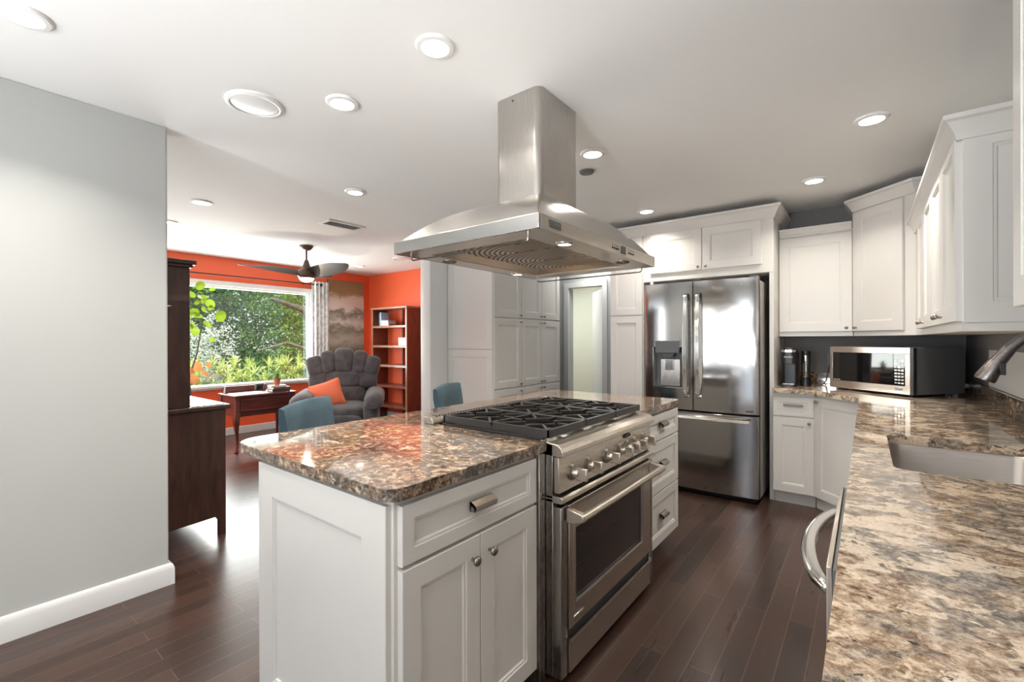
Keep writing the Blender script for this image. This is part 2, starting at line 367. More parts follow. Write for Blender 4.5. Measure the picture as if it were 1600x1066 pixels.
def crown(name, parent, path, z0, z1, proj, m='cab'):
    """crown moulding swept along an open path of (x,y) with outward on the right-hand side"""
    pts = [Vector(p) for p in path]; rings = []
    prof = [(0, 0), (.006, 0), (.010, .012), (proj*.35, .35*(z1-z0)), (proj*.75, .72*(z1-z0)), (proj, .80*(z1-z0)), (proj, z1-z0), (0, z1-z0)]
    for i, p in enumerate(pts):
        ns = []
        if i > 0: d = (p-pts[i-1]).normalized(); ns.append(Vector((d.y, -d.x)))
        if i < len(pts)-1: d = (pts[i+1]-p).normalized(); ns.append(Vector((d.y, -d.x)))
        nn = sum(ns, Vector((0, 0))); nn.normalize(); k = 1/max(.3, nn.dot(ns[0]))
        rings.append([(p.x+nn.x*q*k, p.y+nn.y*q*k, z0+zz) for q, zz in prof])
    return MB().loft(rings).build(name, m, parent, smooth=25)

# ================================================================== THE SETTING
XW = 4.79; YW = 6.93; XB = -1.7; YR = -.59; CH = 2.44
struct('floor', MB().box(XB-.2, 7.6, -.8, YW+.1, -.06, 0), 'floor', loc=(0, 0, 0))
struct('ceiling', MB().box(XB-.2, 7.6, -.8, YW+.1, CH, CH+.08), 'ceil', loc=(0, 0, CH))
struct('wall_left', MB().prism(rpoly([(XB, 2.945), (.79, 2.945), (.79, 3.085), (XB, 3.085)], [0, .012, .012, 0], 3), 0, CH-.002), 'wall')
prof = [(0, 0), (.018, 0), (.018, .085), (.012, .104), (.004, .112), (0, .112)]
struct('baseboard_left', MB().loft([[(XB, 2.943-p, q) for p, q in prof], [(.792+.018, 2.943-p, q) if False else (.792+p, 2.943-p, q) for p, q in prof], [(.792+p, 3.087, q) for p, q in prof]]), 'trim', smooth=30)
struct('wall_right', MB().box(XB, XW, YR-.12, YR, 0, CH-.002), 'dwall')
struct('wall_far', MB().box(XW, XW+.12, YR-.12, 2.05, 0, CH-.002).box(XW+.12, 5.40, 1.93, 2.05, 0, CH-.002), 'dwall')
# hall beyond the fridge
struct('wall_hall', MB().box(5.40, 5.52, 1.93, 2.71, 0, CH-.002).box(5.40, 5.52, 3.22, 3.69, 0, CH-.002).box(5.40, 5.52, 2.71, 3.22, 2.01, CH-.002).box(4.90, 5.40, 3.40, 3.69, 0, CH-.002), 'wall')
struct('wall_beyond', MB().box(7.2, 7.3, 1.5, 5.0, 0, CH-.002).box(5.53, 7.2, 4.9, 5.0, 0, CH-.002).box(5.53, 7.2, 1.4, 1.5, 0, CH-.002), 'greenlit')
d = struct('door_1', MB().box(5.385, 5.40, 2.64, 2.71, 0, 2.01).box(5.385, 5.40, 3.22, 3.29, 0, 2.01).box(5.385, 5.40, 2.64, 3.29, 2.01, 2.08), 'trim')
leafm_ = MB().box(0, .775, -.02, .02, .01, 2.0).xf(Matrix.Translation((5.55, 2.74, 0)) @ Matrix.Rotation(math.atan2(.49, .6), 4, 'Z')).build('door_leaf', 'wall', d)
MB().box(.772, .779, -.009, .009, .87, .95).xf(Matrix.Translation((5.55, 2.74, 0)) @ Matrix.Rotation(math.atan2(.49, .6), 4, 'Z')).build('latch_plate', 'pewter', leafm_)
# stub wall beside the pantry
struct('wall_stub', MB().prism(rpoly([(3.33, 3.71), (XW, 3.71), (XW, 3.87), (3.33, 3.87)], [.01, 0, 0, .01], 3), 0, CH-.002), 'trim')
# living room
struct('wall_living_right', MB().box(XW, XW+.12, 3.70, YW+.1, 0, CH-.002), 'orange')
WX0, WX1, WZ0, WZ1 = 1.25, 3.73, .67, 2.065
struct('wall_window', MB().box(XB, WX0, YW, YW+.14, 0, CH-.002).box(WX1, XW, YW, YW+.14, 0, CH-.002).box(WX0, WX1, YW, YW+.14, 0, WZ0).box(WX0, WX1, YW, YW+.14, WZ1, CH-.002), 'orange')
struct('wall_living_left', MB().box(XB-.12, XB, 3.0, 3.9, 0, CH-.002).box(XB-.12, XB, 6.5, YW+.14, 0, CH-.002).box(XB-.12, XB, 3.9, 6.5, 2.2, CH-.002).box(XB-.12, XB, 3.9, 6.5, 0, .3), 'wall')
struct('wall_back', MB().box(XB-.12, XB, -.7, -.1, 0, CH-.002).box(XB-.12, XB, 2.5, 3.0, 0, CH-.002).box(XB-.12, XB, -.1, 2.5, 2.2, CH-.002), 'wall')
struct('baseboard_window', MB().box(XB, XW, YW-.018, YW, 0, .105), 'trim', bevel=.004)
struct('baseboard_living', MB().box(XW-.018, XW, 3.88, YW-.018, 0, .105), 'trim', bevel=.004)
# picture window
wf = MB()
def frame_y(mb, x0, x1, z0, z1, wd, y0, y1):
    mb.box(x0, x1, y0, y1, z0, z0+wd).box(x0, x1, y0, y1, z1-wd, z1).box(x0, x0+wd, y0, y1, z0+wd, z1-wd).box(x1-wd, x1, y0, y1, z0+wd, z1-wd)
frame_y(wf, WX0-.07, WX1+.07, WZ0-.03, WZ1+.05, .065, YW-.02, YW-.001)
wn = struct('window_1', wf, 'trim', bevel=.004)
f2 = MB(); frame_y(f2, WX0, WX1, WZ0, WZ1, .042, YW+.02, YW+.09); frame_y(f2, WX0, WX1, WZ0, WZ1, .014, YW-.012, YW+.0195); f2.build('window_sash', 'trim', wn, bevel=.004)
MB().box(WX0-.09, WX1+.09, YW-.05, YW+.02, WZ0-.005, WZ0+.03).build('window_sill', 'trim', wn, bevel=.004)
MB().box(WX0+.042, WX1-.042, YW+.055, YW+.061, WZ0+.042, WZ1-.042).build('pane', 'glass', wn)
# unseen patio doors behind the viewer, added to let daylight in
pf = MB()
for y0, y1 in ((-.1, .76), (.77, 1.63), (1.64, 2.5)): pf.box(XB-.08, XB-.03, y0, y0+.06, .02, 2.2).box(XB-.08, XB-.03, y1-.06, y1, .02, 2.2).box(XB-.08, XB-.03, y0+.06, y1-.06, .02, .12).box(XB-.08, XB-.03, y0+.06, y1-.06, 2.1, 2.2)
struct('door_2', pf, 'trim')
# ------------------------------------------------------------------ recessed lights
first = None
lab = ['recessed ceiling light at the top left corner above the plain grey wall', 'large recessed ceiling light left of the hood chimney', 'recessed ceiling light beside the round ceiling speaker', 'recessed ceiling light just right of the hood chimney', 'recessed ceiling light above the right wall cabinets', 'recessed ceiling light in front of the coffee corner cabinets', 'recessed ceiling light above the fridge doors', 'recessed ceiling light between hood and ceiling fan', 'recessed ceiling light over the dark hutch, nearer of that pair', 'small far recessed light by the orange corner', 'recessed ceiling light half hidden by the grey wall edge', None]
for i, (x, y) in enumerate(DL):
    if lab[i] is None: continue
    if first is None:
        first = thing('ceiling_light', lab[0], 'ceiling light', (x, y, CH), 'recessed ceiling lights')
        MB().lathe((x, y, CH-.012), [(.054, .0), (.070, .002), (.076, .008), (.076, .012), (.054, .012)], 32).build('trim_ring', 'wplas', first)
        MB().lathe((x, y, CH-.0105), [(.0, .0), (.055, .0), (.055, .006), (0, .006)], 32).build('lens', 'emit', first)
    else:
        c = copy_tree(first); c.location = (x, y, CH); c['label'] = lab[i]
for (x, y, r, lb) in ((.97, 2.321, .125, 'large round white ceiling speaker with domed grille, left of the hood'), (2.74, 1.49, .05, 'small round grey ceiling sensor right of the hood chimney'), (4.05, 5.1, .12, 'far round ceiling speaker above the end of the hood')):
    t = thing('ceiling_speaker' if r > .06 else 'ceiling_sensor', lb, 'speaker' if r > .06 else 'sensor', (x, y, CH))
    MB().lathe((x, y, CH-.014), [(r*.84, .002), (r*.9, 0), (r, .006), (r, .014), (r*.84, .014)], 36).build('bezel', 'wplas' if r > .06 else 'greyp', t)
    MB().lathe((x, y, CH-.018), [(0, 0), (r*.5, .002), (r*.82, .010), (r*.82, .017), (0, .017)], 36).build('grille', 'wplas' if r > .06 else 'greyp', t)
t = thing('ceiling_vent', 'rectangular white slatted air vent in the living room ceiling', 'vent', (2.514, 4.073, CH))
x, y = 2.514, 4.073
mb = MB(); mb.box(x-.20, x+.20, y-.10, y-.075, CH-.010, CH).box(x-.20, x+.20, y+.075, y+.10, CH-.010, CH).box(x-.20, x-.17, y-.075, y+.075, CH-.010, CH).box(x+.17, x+.20, y-.075, y+.075, CH-.010, CH); mb.build('frame', 'wplas', t)
MB().box(x-.17, x+.17, y-.075, y+.075, CH-.003, CH-.0005).build('backing', 'greyp', t)
for k in range(7):
    yy = y-.065+k*.0217; MB().add([(x-.17, yy-.006, CH-.009), (x+.17, yy-.006, CH-.009), (x+.17, yy+.006, CH-.003), (x-.17, yy+.006, CH-.003), (x-.17, yy-.006, CH-.0105), (x+.17, yy-.006, CH-.0105), (x+.17, yy+.006, CH-.0045), (x-.17, yy+.006, CH-.0045)], [(0, 1, 2, 3), (7, 6, 5, 4), (0, 4, 5, 1), (2, 6, 7, 3), (0, 3, 7, 4), (1, 5, 6, 2)]).build('slat', 'wplas', t)

# ================================================================== ISLAND
X1, X2 = 1.44, 2.35   # range opening
FY = .975
t = thing('island_cabinet', 'white island cabinet with one wide drawer over two doors, left of the range', 'cabinet', (1.06, 1.34, 0))
MB().box(.745, 1.385, FY, 1.72, .10, .879).box(.80, 1.385, FY+.07, 1.66, 0, .10).build('carcass', 'cab', t, bevel=.002)
dr = panel('drawer', 'cab', t, (.758, FY, .703), (1, 0, 0), (0, -1, 0), .612, .160, fr=.040); pull(dr, (1.064, FY-.02, .790), (1, 0, 0), (0, -1, 0), .10)
dl = panel('door', 'cab', t, (.758, FY, .092), (1, 0, 0), (0, -1, 0), .304, .600, fr=.062); knob(dl, (1.025, FY-.02, .625), (0, -1, 0))
dl = panel('door', 'cab', t, (1.065, FY, .092), (1, 0, 0), (0, -1, 0), .305, .600, fr=.062); knob(dl, (1.104, FY-.02, .628), (0, -1, 0))
panel('end_panel', 'cab', t, (.745, 1.72, 0.02), (0, -1, 0), (-1, 0, 0), .735, .845, t=.018, fr=.105, bead=.012, dep=.010)
MB().box(1.39, 2.368, 1.625, 1.72, 0, .879).build('back_panel', 'cab', t)
t = thing('steel_filler', 'narrow brushed steel filler strip between island cabinet and range', 'panel', (1.41, 1.1, 0))
MB().box(1.388, 1.402, .955, 1.5, .0, .878).box(1.404, 1.436, .962, 1.5, .0, .878).build('strip', 'steelz', t, bevel=.002)
t = thing('drawer_cabinet', 'cream white three drawer unit of the island, right of the range', 'cabinet', (2.66, 1.34, 0))
MB().box(2.372, 2.945, FY, 1.72, .10, .879).box(2.372, 2.89, FY+.07, 1.66, 0, .10).build('carcass', 'cab', t, bevel=.002)
for z0, z1 in ((.713, .863), (.411, .705), (.104, .403)):
    dr = panel('drawer', 'cab', t, (2.385, FY, z0), (1, 0, 0), (0, -1, 0), .572, z1-z0, fr=.045 if z1 > .8 else .055); pull(dr, (2.671, FY-.02, (z0+z1)/2+.012), (1, 0, 0), (0, -1, 0), .095)
o = MB().slab(rpoly([(.715, .948), (1.432, .948), (1.432, 1.615), (2.362, 1.615), (2.362, .948), (2.985, .948), (2.985, 1.925), (.715, 1.925)], [.05, .008, 0, 0, .008, .05, .05, .10], 7), [], .881, .915).build('island_worktop', 'granited', bevel=.009, seg=3)
tag(o, 'polished brown and cream granite worktop of the island, around the range', 'worktop')

# ------------------------------------------------------------------ range
t = thing('gas_range', 'stainless steel professional gas range set into the island', 'range', ((X1+X2)/2, 1.2, 0))
BF = .90
MB().box(X1, X2, BF+.03, 1.545, .03, .700).box(X1, X1+.045, BF-.006, BF+.03, .03, .672).box(X2-.045, X2, BF-.006, BF+.03, .03, .672).box(X1, X2, .93, 1.545, .70, .905).build('body', 'steelz', t, bevel=.002)
MB().box(X1+.05, X2-.05, .99, 1.5, 0.001, .03).build('kick_plate', 'void', t)
sd = lambda p, q, s: (s, p, q)
MB().extr([(.985, .904), (.985, .916), (.908, .905), (.892, .893), (.884, .880), (.884, .862), (.902, .860), (.985, .860)], sd, X1, X2+.004).build('bullnose', 'steelx', t, smooth=18, bevel=.003)
cp = MB().box(X1, X2, .903, .925, .724, .858).build('control_panel', 'steelx', t, bevel=.002)
MB().extr([(.96, .712), (.893, .712), (.886, .704), (.887, .690), (.895, .686), (.96, .686)], sd, X1, X2+.004).build('drip_ledge', 'steelx', t, smooth=18, bevel=.002)
MB().box(X1+.004, X2-.004, .915, .93, .66, .722).build('door_gap', 'void', t)
for kx in (1.534, 1.661, 1.830, 1.966, 2.047, 2.133, 2.243):
    kz = .785+(kx-1.534)*.012
    k = MB().lathe((kx, .903, kz), [(.031, 0), (.031, .006), (.027, .010), (.020, .012)], 24, (0, -1, 0)).build('knob', 'pewter', t)
    MB().lathe((kx, .892, kz), [(.019, 0), (.019, .012), (.015, .022), (.005, .026), (0, .026)], 20, (0, -1, 0)).build('hub', 'steelx', k)
    MB().box(kx-.008, kx+.008, .834, .884, kz-.026, kz+.022).build('grip', 'steelx', k, bevel=.004)
    MB().box(kx-.0012, kx+.0012, .9022, .9032, kz+.035, kz+.040).build('mark', 'black', k)
dp = MB().sell((2.045, .901, .843), (.075, .010, .020), .4, .5).build('display', 'black', t)
for k in range(5): MB().cyl((2.02+k*.0125, .898, .843), .0035, .004, 10, (0, -1, 0)).build('indicator', 'gloss', dp)
DZ0, DZ1 = .200, .672
dd = MB()
dd.box(X1+.05, 1.53, BF-.012, BF+.028, DZ0, DZ1).box(2.20, X2-.05, BF-.012, BF+.028, DZ0, DZ1).box(1.53, 2.20, BF-.012, BF+.028, DZ0, .283).box(1.53, 2.20, BF-.012, BF+.028, .580, DZ1)
od = dd.build('oven_door', 'steelx', t, bevel=.0015)
MB().box(1.53, 2.20, BF-.004, BF+.01, .283, .580).build('oven_glass', 'gloss', od)
fr_ = MB(); fr_.box(1.52, 2.21, BF-.016, BF-.012, .275, .287).box(1.52, 2.21, BF-.016, BF-.012, .576, .588).box(1.52, 1.532, BF-.016, BF-.012, .287, .576).box(2.198, 2.21, BF-.016, BF-.012, .287, .576).build('glass_trim', 'steelx', od)
hd = MB().tube([(X1+.035, .826, .640), (X2-.03, .826, .640)], .0155, 18).build('handle', 'steelx', od)
for hx in (X1+.04, X2-.05):
    MB().extr([(BF-.012, .668), (BF-.012, .612), (.845, .618), (.826, .624), (.815, .632), (.815, .648), (.826, .657), (.86, .662)], sd, hx-.014, hx+.014).build('bracket', 'steelx', hd, bevel=.003)
bd = MB().box(1.52, 1.60, BF-.016, BF-.012, .222, .238).build('badge', 'chrome', od, bevel=.002)
MB().box(X1+.05, X2-.05, BF+.0, BF+.02, .168, .198).build('drawer_gap', 'void', t)
wd = MB().box(X1+.05, X2-.05, BF-.012, BF+.025, .035, .152).build('warming_drawer', 'steelx', t, bevel=.002)
MB().extr([(BF+.005, .150), (BF-.012, .150), (BF-.020, .156), (BF-.018, .168), (BF+.005, .168)], sd, X1+.048, X2-.048).build('drawer_lip', 'chrome', wd)
# cooktop
MB().box(X1+.015, X2-.015, .985, 1.545, .905, .918).build('cooktop', 'blackm', t, bevel=.003)
def bar(mb, a, b, wd_, z0, z1):
    a = Vector(a); b = Vector(b); d = (b-a).normalized(); n = Vector((-d.y, d.x))*wd_/2
    mb.prism([(a.x+n.x, a.y+n.y), (a.x-n.x, a.y-n.y), (b.x-n.x, b.y-n.y), (b.x+n.x, b.y+n.y)], z0, z1)
GW = (X2-X1-.03)/3
for g in range(3):
    gx0 = X1+.015+g*GW+.001; gx1 = gx0+GW-.002; gy0, gy1 = .955, 1.535; gm = MB(); w_, z0, z1 = .011, .938, .953
    for a, b in (((gx0, gy0), (gx1, gy0)), ((gx0, gy1), (gx1, gy1))): bar(gm, (a[0], a[1]+.006*(1 if a[1] < 1 else -1)), (b[0], b[1]+.006*(1 if b[1] < 1 else -1)), .012, .922, z1)
    for xx in (gx0+.006, gx1-.006): bar(gm, (xx, gy0), (xx, gy1), .012, .922, z1)
    bar(gm, (gx0, (gy0+gy1)/2), (gx1, (gy0+gy1)/2), w_, z0, z1)
    for cy in (gy0+.145, gy1-.145):
        cx = (gx0+gx1)/2; r = .048
        for sx, sy in ((-1, -1), (1, -1), (1, 1), (-1, 1)):
            bar(gm, (cx+sx*r*.9, cy+sy*r*.9), (gx0+.006 if sx < 0 else gx1-.006, cy+sy*.135), w_, z0, z1)
        q = .085
        bar(gm, (cx-q, cy-.01), (cx-.012, cy-q), w_, z0, z1); bar(gm, (cx+q, cy+.01), (cx+.012, cy+q), w_, z0, z1)
        bar(gm, (cx-q, cy-.01), (gx0+.006, cy-.01), w_, z0, z1); bar(gm, (cx+q, cy+.01), (gx1-.006, cy+.01), w_, z0, z1)
        bar(gm, (cx+.012, cy-q), (cx+.012, cy-.140), w_, z0, z1); bar(gm, (cx-.012, cy+q), (cx-.012, cy+.140), w_, z0, z1)
    gr = gm.build('grate', 'iron', t, bevel=.0015)
    for cy in (gy0+.145, gy1-.145):
        bu = MB().lathe(((gx0+gx1)/2, cy, .918), [(.045, 0), (.045, .006), (.034, .009), (.034, .014), (.030, .017), (0, .018)], 22).build('burner', 'blackm', t)
# rear island vent trim
vt = MB().extr([(1.548, .916), (1.548, .925), (1.560, .942), (1.575, .948), (1.606, .948), (1.613, .940), (1.613, .916)], sd, X1-.035, X2+.012).build('rear_trim', 'steelx', t, bevel=.0015)
for k in range(46):
    xx = X1+.0+k*.0198; MB().extr([(1.5545, .9315), (1.5625, .9435), (1.5725, .9487), (1.594, .9490), (1.594, .946), (1.574, .9455), (1.564, .940), (1.558, .931)], sd, xx, xx+.0095).build('slot', 'void', vt, smooth=False)

# ------------------------------------------------------------------ hood
HX0, HX1, HY0, HY1 = 1.285, 2.365, .883, 1.671; CX0, CX1, CY0, CY1 = 1.678, 2.023, 1.147, 1.408
t = thing('range_hood', 'stainless steel island range hood with square chimney hanging over the range', 'range hood', (1.83, 1.28, 1.68))
ch = MB().prism(rpoly([(CX0, CY0), (CX1, CY0), (CX1, CY1), (CX0, CY1)], .035, 8), 1.915, CH-.001).build('chimney', 'steelz', t, smooth=40)
MB().cyl((CX0-.001, 1.30, 2.415), .004, .004, 10, (-1, 0, 0)).build('screw', 'chromed', ch)
mb = MB(); rings = []
for k in range(15):
    s_ = k/14; hz = 1.735+.195*(1-(1-s_)**1.75); a = s_
    ins = .012
    rings.append(rpoly([(HX0+ins+(CX0-.012-HX0-ins)*a, HY0+ins+(CY0-.012-HY0-ins)*a), (HX1-ins+(CX1+.012-HX1+ins)*a, HY0+ins+(CY0-.012-HY0-ins)*a), (HX1-ins+(CX1+.012-HX1+ins)*a, HY1-ins+(CY1+.012-HY1+ins)*a), (HX0+ins+(CX0-.012-HX0-ins)*a, HY1-ins+(CY1+.012-HY1+ins)*a)], .006+.03*a, 4))
    rings[-1] = [(x, y, hz) for x, y in rings[-1]]
mb.loft(rings).build('canopy', 'steely', t, smooth=40)
bb = MB()
th = .012
bb.box(HX0, HX0+th, HY0, HY1, 1.683, 1.736).box(HX1-th, HX1, HY0, HY1, 1.683, 1.736).box(HX0+th, HX1-th, HY1-th, HY1, 1.683, 1.736)
bb.build('band', 'steely', t, bevel=.002)
fp = MB().box(HX0+th, HX1-th, HY0, HY0+th, 1.683, 1.736).build('front_panel', 'steelx', t, bevel=.001)
bp = MB(); bx0, bx1, by0, by1 = 1.40, 2.25, 1.005, 1.555
bp.box(HX0+th, HX1-th, HY0+th, by0, 1.684, 1.688).box(HX0+th, HX1-th, by1, HY1-th, 1.684, 1.688).box(HX0+th, bx0, by0, by1, 1.684, 1.688).box(bx1, HX1-th, by0, by1, 1.684, 1.688)
bp.build('bottom_plate', 'steelx', t)
MB().loft([[(bx0, by0, 1.688), (bx1, by0, 1.688), (bx1, by1, 1.688), (bx0, by1, 1.688)], [(bx0+.05, by0+.02, 1.720), (bx1-.05, by0+.02, 1.728), (bx1-.05, by1-.04, 1.720), (bx0+.05, by1-.04, 1.720)]], caps=False).build('recess', 'steelx', t, smooth=False)
fw = (bx1-bx0-.11)/3
for k in range(3):
    a = bx0+.055+k*fw; cx_ = a+fw/2
    fl = MB().box(-fw/2+.003, fw/2-.003, -(by1-by0)/2+.05, (by1-by0)/2-.05, -.004, .004); fo = fl.build('filter', 'filter', t, local=True); fo.location = Vector((cx_, (by0+by1)/2-.01, 1.712))-t.location
    MB().box(cx_-.012, cx_+.012, by0+.04, by0+.05, 1.700, 1.718).build('latch', 'chrome', t)
for i, (x, y) in enumerate(((1.57, .955), (2.12, .955), (1.57, 1.61), (2.12, 1.61))):
    l_ = MB().lathe((x, y, 1.678), [(.026, .002), (.030, 0), (.036, .004), (.036, .006), (.026, .006)], 24).build('lamp_bezel', 'chromed' if i in (1, 2) else 'chrome', t)
    MB().cyl((x, y, 1.6805), .026, .002, 20).build('bulb', 'emitw' if i in (0, 3) else 'greyp', l_)
for x, y0, y1 in ((1.335, .965, 1.61), (2.315, .935, 1.60)):
    MB().tube([(x, y0, 1.688), (x, y0, 1.668), (x, y0+.003, 1.660), (x, y0+.01, 1.656), (x, y1-.01, 1.656), (x, y1-.003, 1.660), (x, y1, 1.668), (x, y1, 1.688)], .0035, 8).build('utensil_rail', 'chromed', t)
pl = MB().box(1.345, 1.425, HY0-.003, HY0, 1.697, 1.724).build('name_plate', 'chromed', fp, bevel=.001)
MB().lathe((1.362, HY0-.003, 1.711), [(.006, 0), (.009, 0), (.009, .001), (.006, .001)], 18, (0, -1, 0)).build('emblem', 'chrome', pl)
for k in range(4): MB().box(1.376+k*.0105, 1.384+k*.0105, HY0-.0042, HY0-.003, 1.708, 1.716).build('lettering', 'chrome', pl)
for x0 in (1.855, 2.015):
    for k in range(4):
        xx = x0+(k*.019 if x0 < 2 else .012+k*.018); b_ = MB().cyl((xx, HY0, 1.706), .0045, .003, 12, (0, -1, 0)).build('button', 'black', fp)
        MB().box(xx-.003, xx+.003, HY0-.0008, HY0, 1.716, 1.722).build('icon', 'greyp', b_)
MB().box(1.945, 1.993, HY0-.002, HY0, 1.692, 1.728).build('display', 'gloss', fp)

# ================================================================== FRIDGE
t = thing('refrigerator', 'stainless french door refrigerator with ice and water dispenser', 'refrigerator', (4.35, 1.11, 0))
fy0, fy1, fm = .662, 1.572, 1.150
MB().box(4.06, 4.74, fy0+.004, fy1-.004, .03, 1.77).build('cabinet', 'fgrey', t, bevel=.004)
MB().box(4.03, 4.065, fy0+.004, fy1-.004, .03, 1.765).build('gasket', 'void', t)
MB().box(4.02, 4.5, fy0+.03, fy1-.03, 0.002, .03).build('toe_grille', 'void', t)
def fdoor(name, y0, y1, z0, z1, bow=.028, hole=None):
    n = 22; vs_ = []; cy = (fy0+fy1)/2; hw = (fy1-fy0)/2
    xs = lambda yy: 3.975-bow*(1-((yy-cy)/hw)**2)+.004*(abs((yy-cy)/hw)**14)
    yl = [y0+(y1-y0)*i/n for i in range(n+1)]
    prof = [(xs(y), y) for y in yl]+[(4.03, y1), (4.03, y0)]
    return MB().prism(prof, z0, z1).build(name, 'fridge', t, smooth=30, bevel=.003), xs
dR, xs = fdoor('door', fy0, fm-.003, .705, 1.79); dR['label'] = 'right fridge door'
# left door with dispenser opening
hy0, hy1, hz0, hz1 = 1.232, 1.490, .885, 1.235
n_ = 8; cy = (fy0+fy1)/2
def seg(y0, y1, z0, z1):
    yl = [y0+(y1-y0)*i/n_ for i in range(n_+1)]
    return [(xs(y), y) for y in yl]+[(4.03, y1), (4.03, y0)]
dm = MB().prism(seg(fm+.003, hy0, 0, 0), .705, 1.79).prism(seg(hy1, fy1, 0, 0), .705, 1.79).prism(seg(hy0, hy1, 0, 0), .705, hz0).prism(seg(hy0, hy1, 0, 0), hz1, 1.79)
dL = dm.build('door', 'fridge', t, smooth=30); dL['label'] = 'left fridge door with dispenser'
MB().box(4.015, 4.028, hy0, hy1, hz0, hz1).build('dispenser_back', 'greyp', dL)
xd = 3.945
fr_ = MB(); fr_.box(xd-.006, xd+.06, hy0, hy0+.006, hz0, hz1).box(xd-.006, xd+.06, hy1-.006, hy1, hz0, hz1).box(xd-.008, xd+.07, hy0, hy1, hz0, hz0+.008).build('dispenser_frame', 'chrome', dL)
MB().box(xd-.014, xd+.04, hy0+.028, hy1-.022, 1.185, 1.290).build('control_panel', 'greyp', dL, bevel=.003)
MB().loft([[(xd-.004, hy0+.07, 1.185), (xd-.004, hy1-.07, 1.185), (xd+.03, hy1-.07, 1.185), (xd+.03, hy0+.07, 1.185)], [(xd+.004, hy0+.09, 1.150), (xd+.004, hy1-.09, 1.150), (xd+.03, hy1-.09, 1.150), (xd+.03, hy0+.09, 1.150)]]).build('ice_chute', 'greyp', dL)
MB().box(xd+.035, xd+.075, hy0+.035, hy1-.055, hz0+.012, 1.130).build('splash_plate', 'steelz', dL, bevel=.003)
MB().box(xd+.018, xd+.034, hy0+.09, hy0+.160, 1.035, 1.135).build('paddle', 'chrome', dL, bevel=.004)
for i, y in enumerate((fm+.050, fm-.050)):
    dd_ = dL if i == 0 else dR; x_ = xs(y)
    pts = [(x_-.004, y, 1.690), (x_-.030, y, 1.68)]+[(x_-.048-.018*math.sin(PI*k/12), y, 1.66-.82*k/12) for k in range(13)]+[(x_-.030, y, .82), (x_-.004, y, .81)]
    rings = [[(p[0]-.006, y-.016, p[2]), (p[0]-.006, y+.016, p[2]), (p[0]+.008, y+.013, p[2]), (p[0]+.008, y-.013, p[2])] for p in pts]
    MB().loft(rings).build('handle', 'chrome', dd_, bevel=.003, smooth=40)
MB().box(xs(fm-.05)-.074, xs(fm-.05)-.071, fm-.058, fm-.040, 1.28, 1.33).build('door_button', 'pewter', dR)
fz, _ = fdoor('freezer_drawer', fy0, fy1, .045, .690)
x_ = 3.945
MB().loft([[(x_-.055, fy0+.05, .640), (x_-.055, fy1-.03, .640), (x_-.045, fy1-.03, .665), (x_-.045, fy0+.05, .665)], [(x_+.0, fy0+.05, .645), (x_+.0, fy1-.03, .645), (x_+.0, fy1-.03, .672), (x_+.0, fy0+.05, .672)]]).build('handle', 'chrome', fz, bevel=.004)
text('lettering', 'LG', .030, 'chrome', dR, (xs(.735)-.0015, .745, 1.742), (0, -1, 0), (0, 0, 1))
MB().lathe((xs(.79)-.0005, .786, 1.742), [(.008, 0), (.012, 0), (.012, .001), (.008, .001)], 20, (-1, 0, 0)).build('emblem', 'chrome', dR)
MB().box(xs(.735)-.002, xs(.735)+.001, .70, .775, .722, .738).build('sticker', 'chromed', dR)
MB().box(4.0, 4.10, fy0+.01, fy0+.07, 1.79, 1.805).build('hinge_cover', 'greyp', t, bevel=.004)
# surround
t = thing('fridge_surround', 'white cabinet surround with two doors above the refrigerator', 'cabinet', (4.5, 1.1, 0))
MB().box(4.20, 4.788, .590, .622, 0, 2.30).build('side_panel', 'cab', t, bevel=.001)
MB().box(4.20, 4.788, .622, 1.675, 1.845, 2.30).box(4.20, 4.788, 1.585, 1.615, 0, 1.845).build('carcass', 'cab', t, bevel=.001)
MB().box(4.195, 4.20, .592, 1.61, 1.850, 2.30).build('face_frame', 'cab', t)
dA = panel('door', 'cab', t, (4.195, 1.602, 1.915), (0, -1, 0), (-1, 0, 0), .460, .365, fr=.065); knob(dA, (4.175, 1.17, 1.94), (-1, 0, 0), .012)
dB = panel('door', 'cab', t, (4.195, 1.137, 1.915), (0, -1, 0), (-1, 0, 0), .462, .365, fr=.065); knob(dB, (4.175, 1.105, 1.94), (-1, 0, 0), .012)
crown('crown', t, [(4.195, 1.64), (4.195, .588), (4.788, .588)], 2.285, 2.385, .055)
t = thing('tall_cabinet', 'tall narrow white cabinet with two stacked doors, left of the refrigerator', 'cabinet', (4.5, 1.83, 0))
MB().box(4.20, 4.788, 1.678, 2.02, 0.10, 2.30).box(4.27, 4.788, 1.678, 2.02, 0, .10).build('carcass', 'cab', t, bevel=.001)
panel('door', 'cab', t, (4.20, 2.012, 1.540), (0, -1, 0), (-1, 0, 0), .326, .74, fr=.06); panel('door', 'cab', t, (4.20, 2.012, .11), (0, -1, 0), (-1, 0, 0), .326, 1.415, fr=.06)
crown('crown', t, [(4.788, 2.022), (4.195, 2.022), (4.195, 1.642)], 2.285, 2.385, .055)

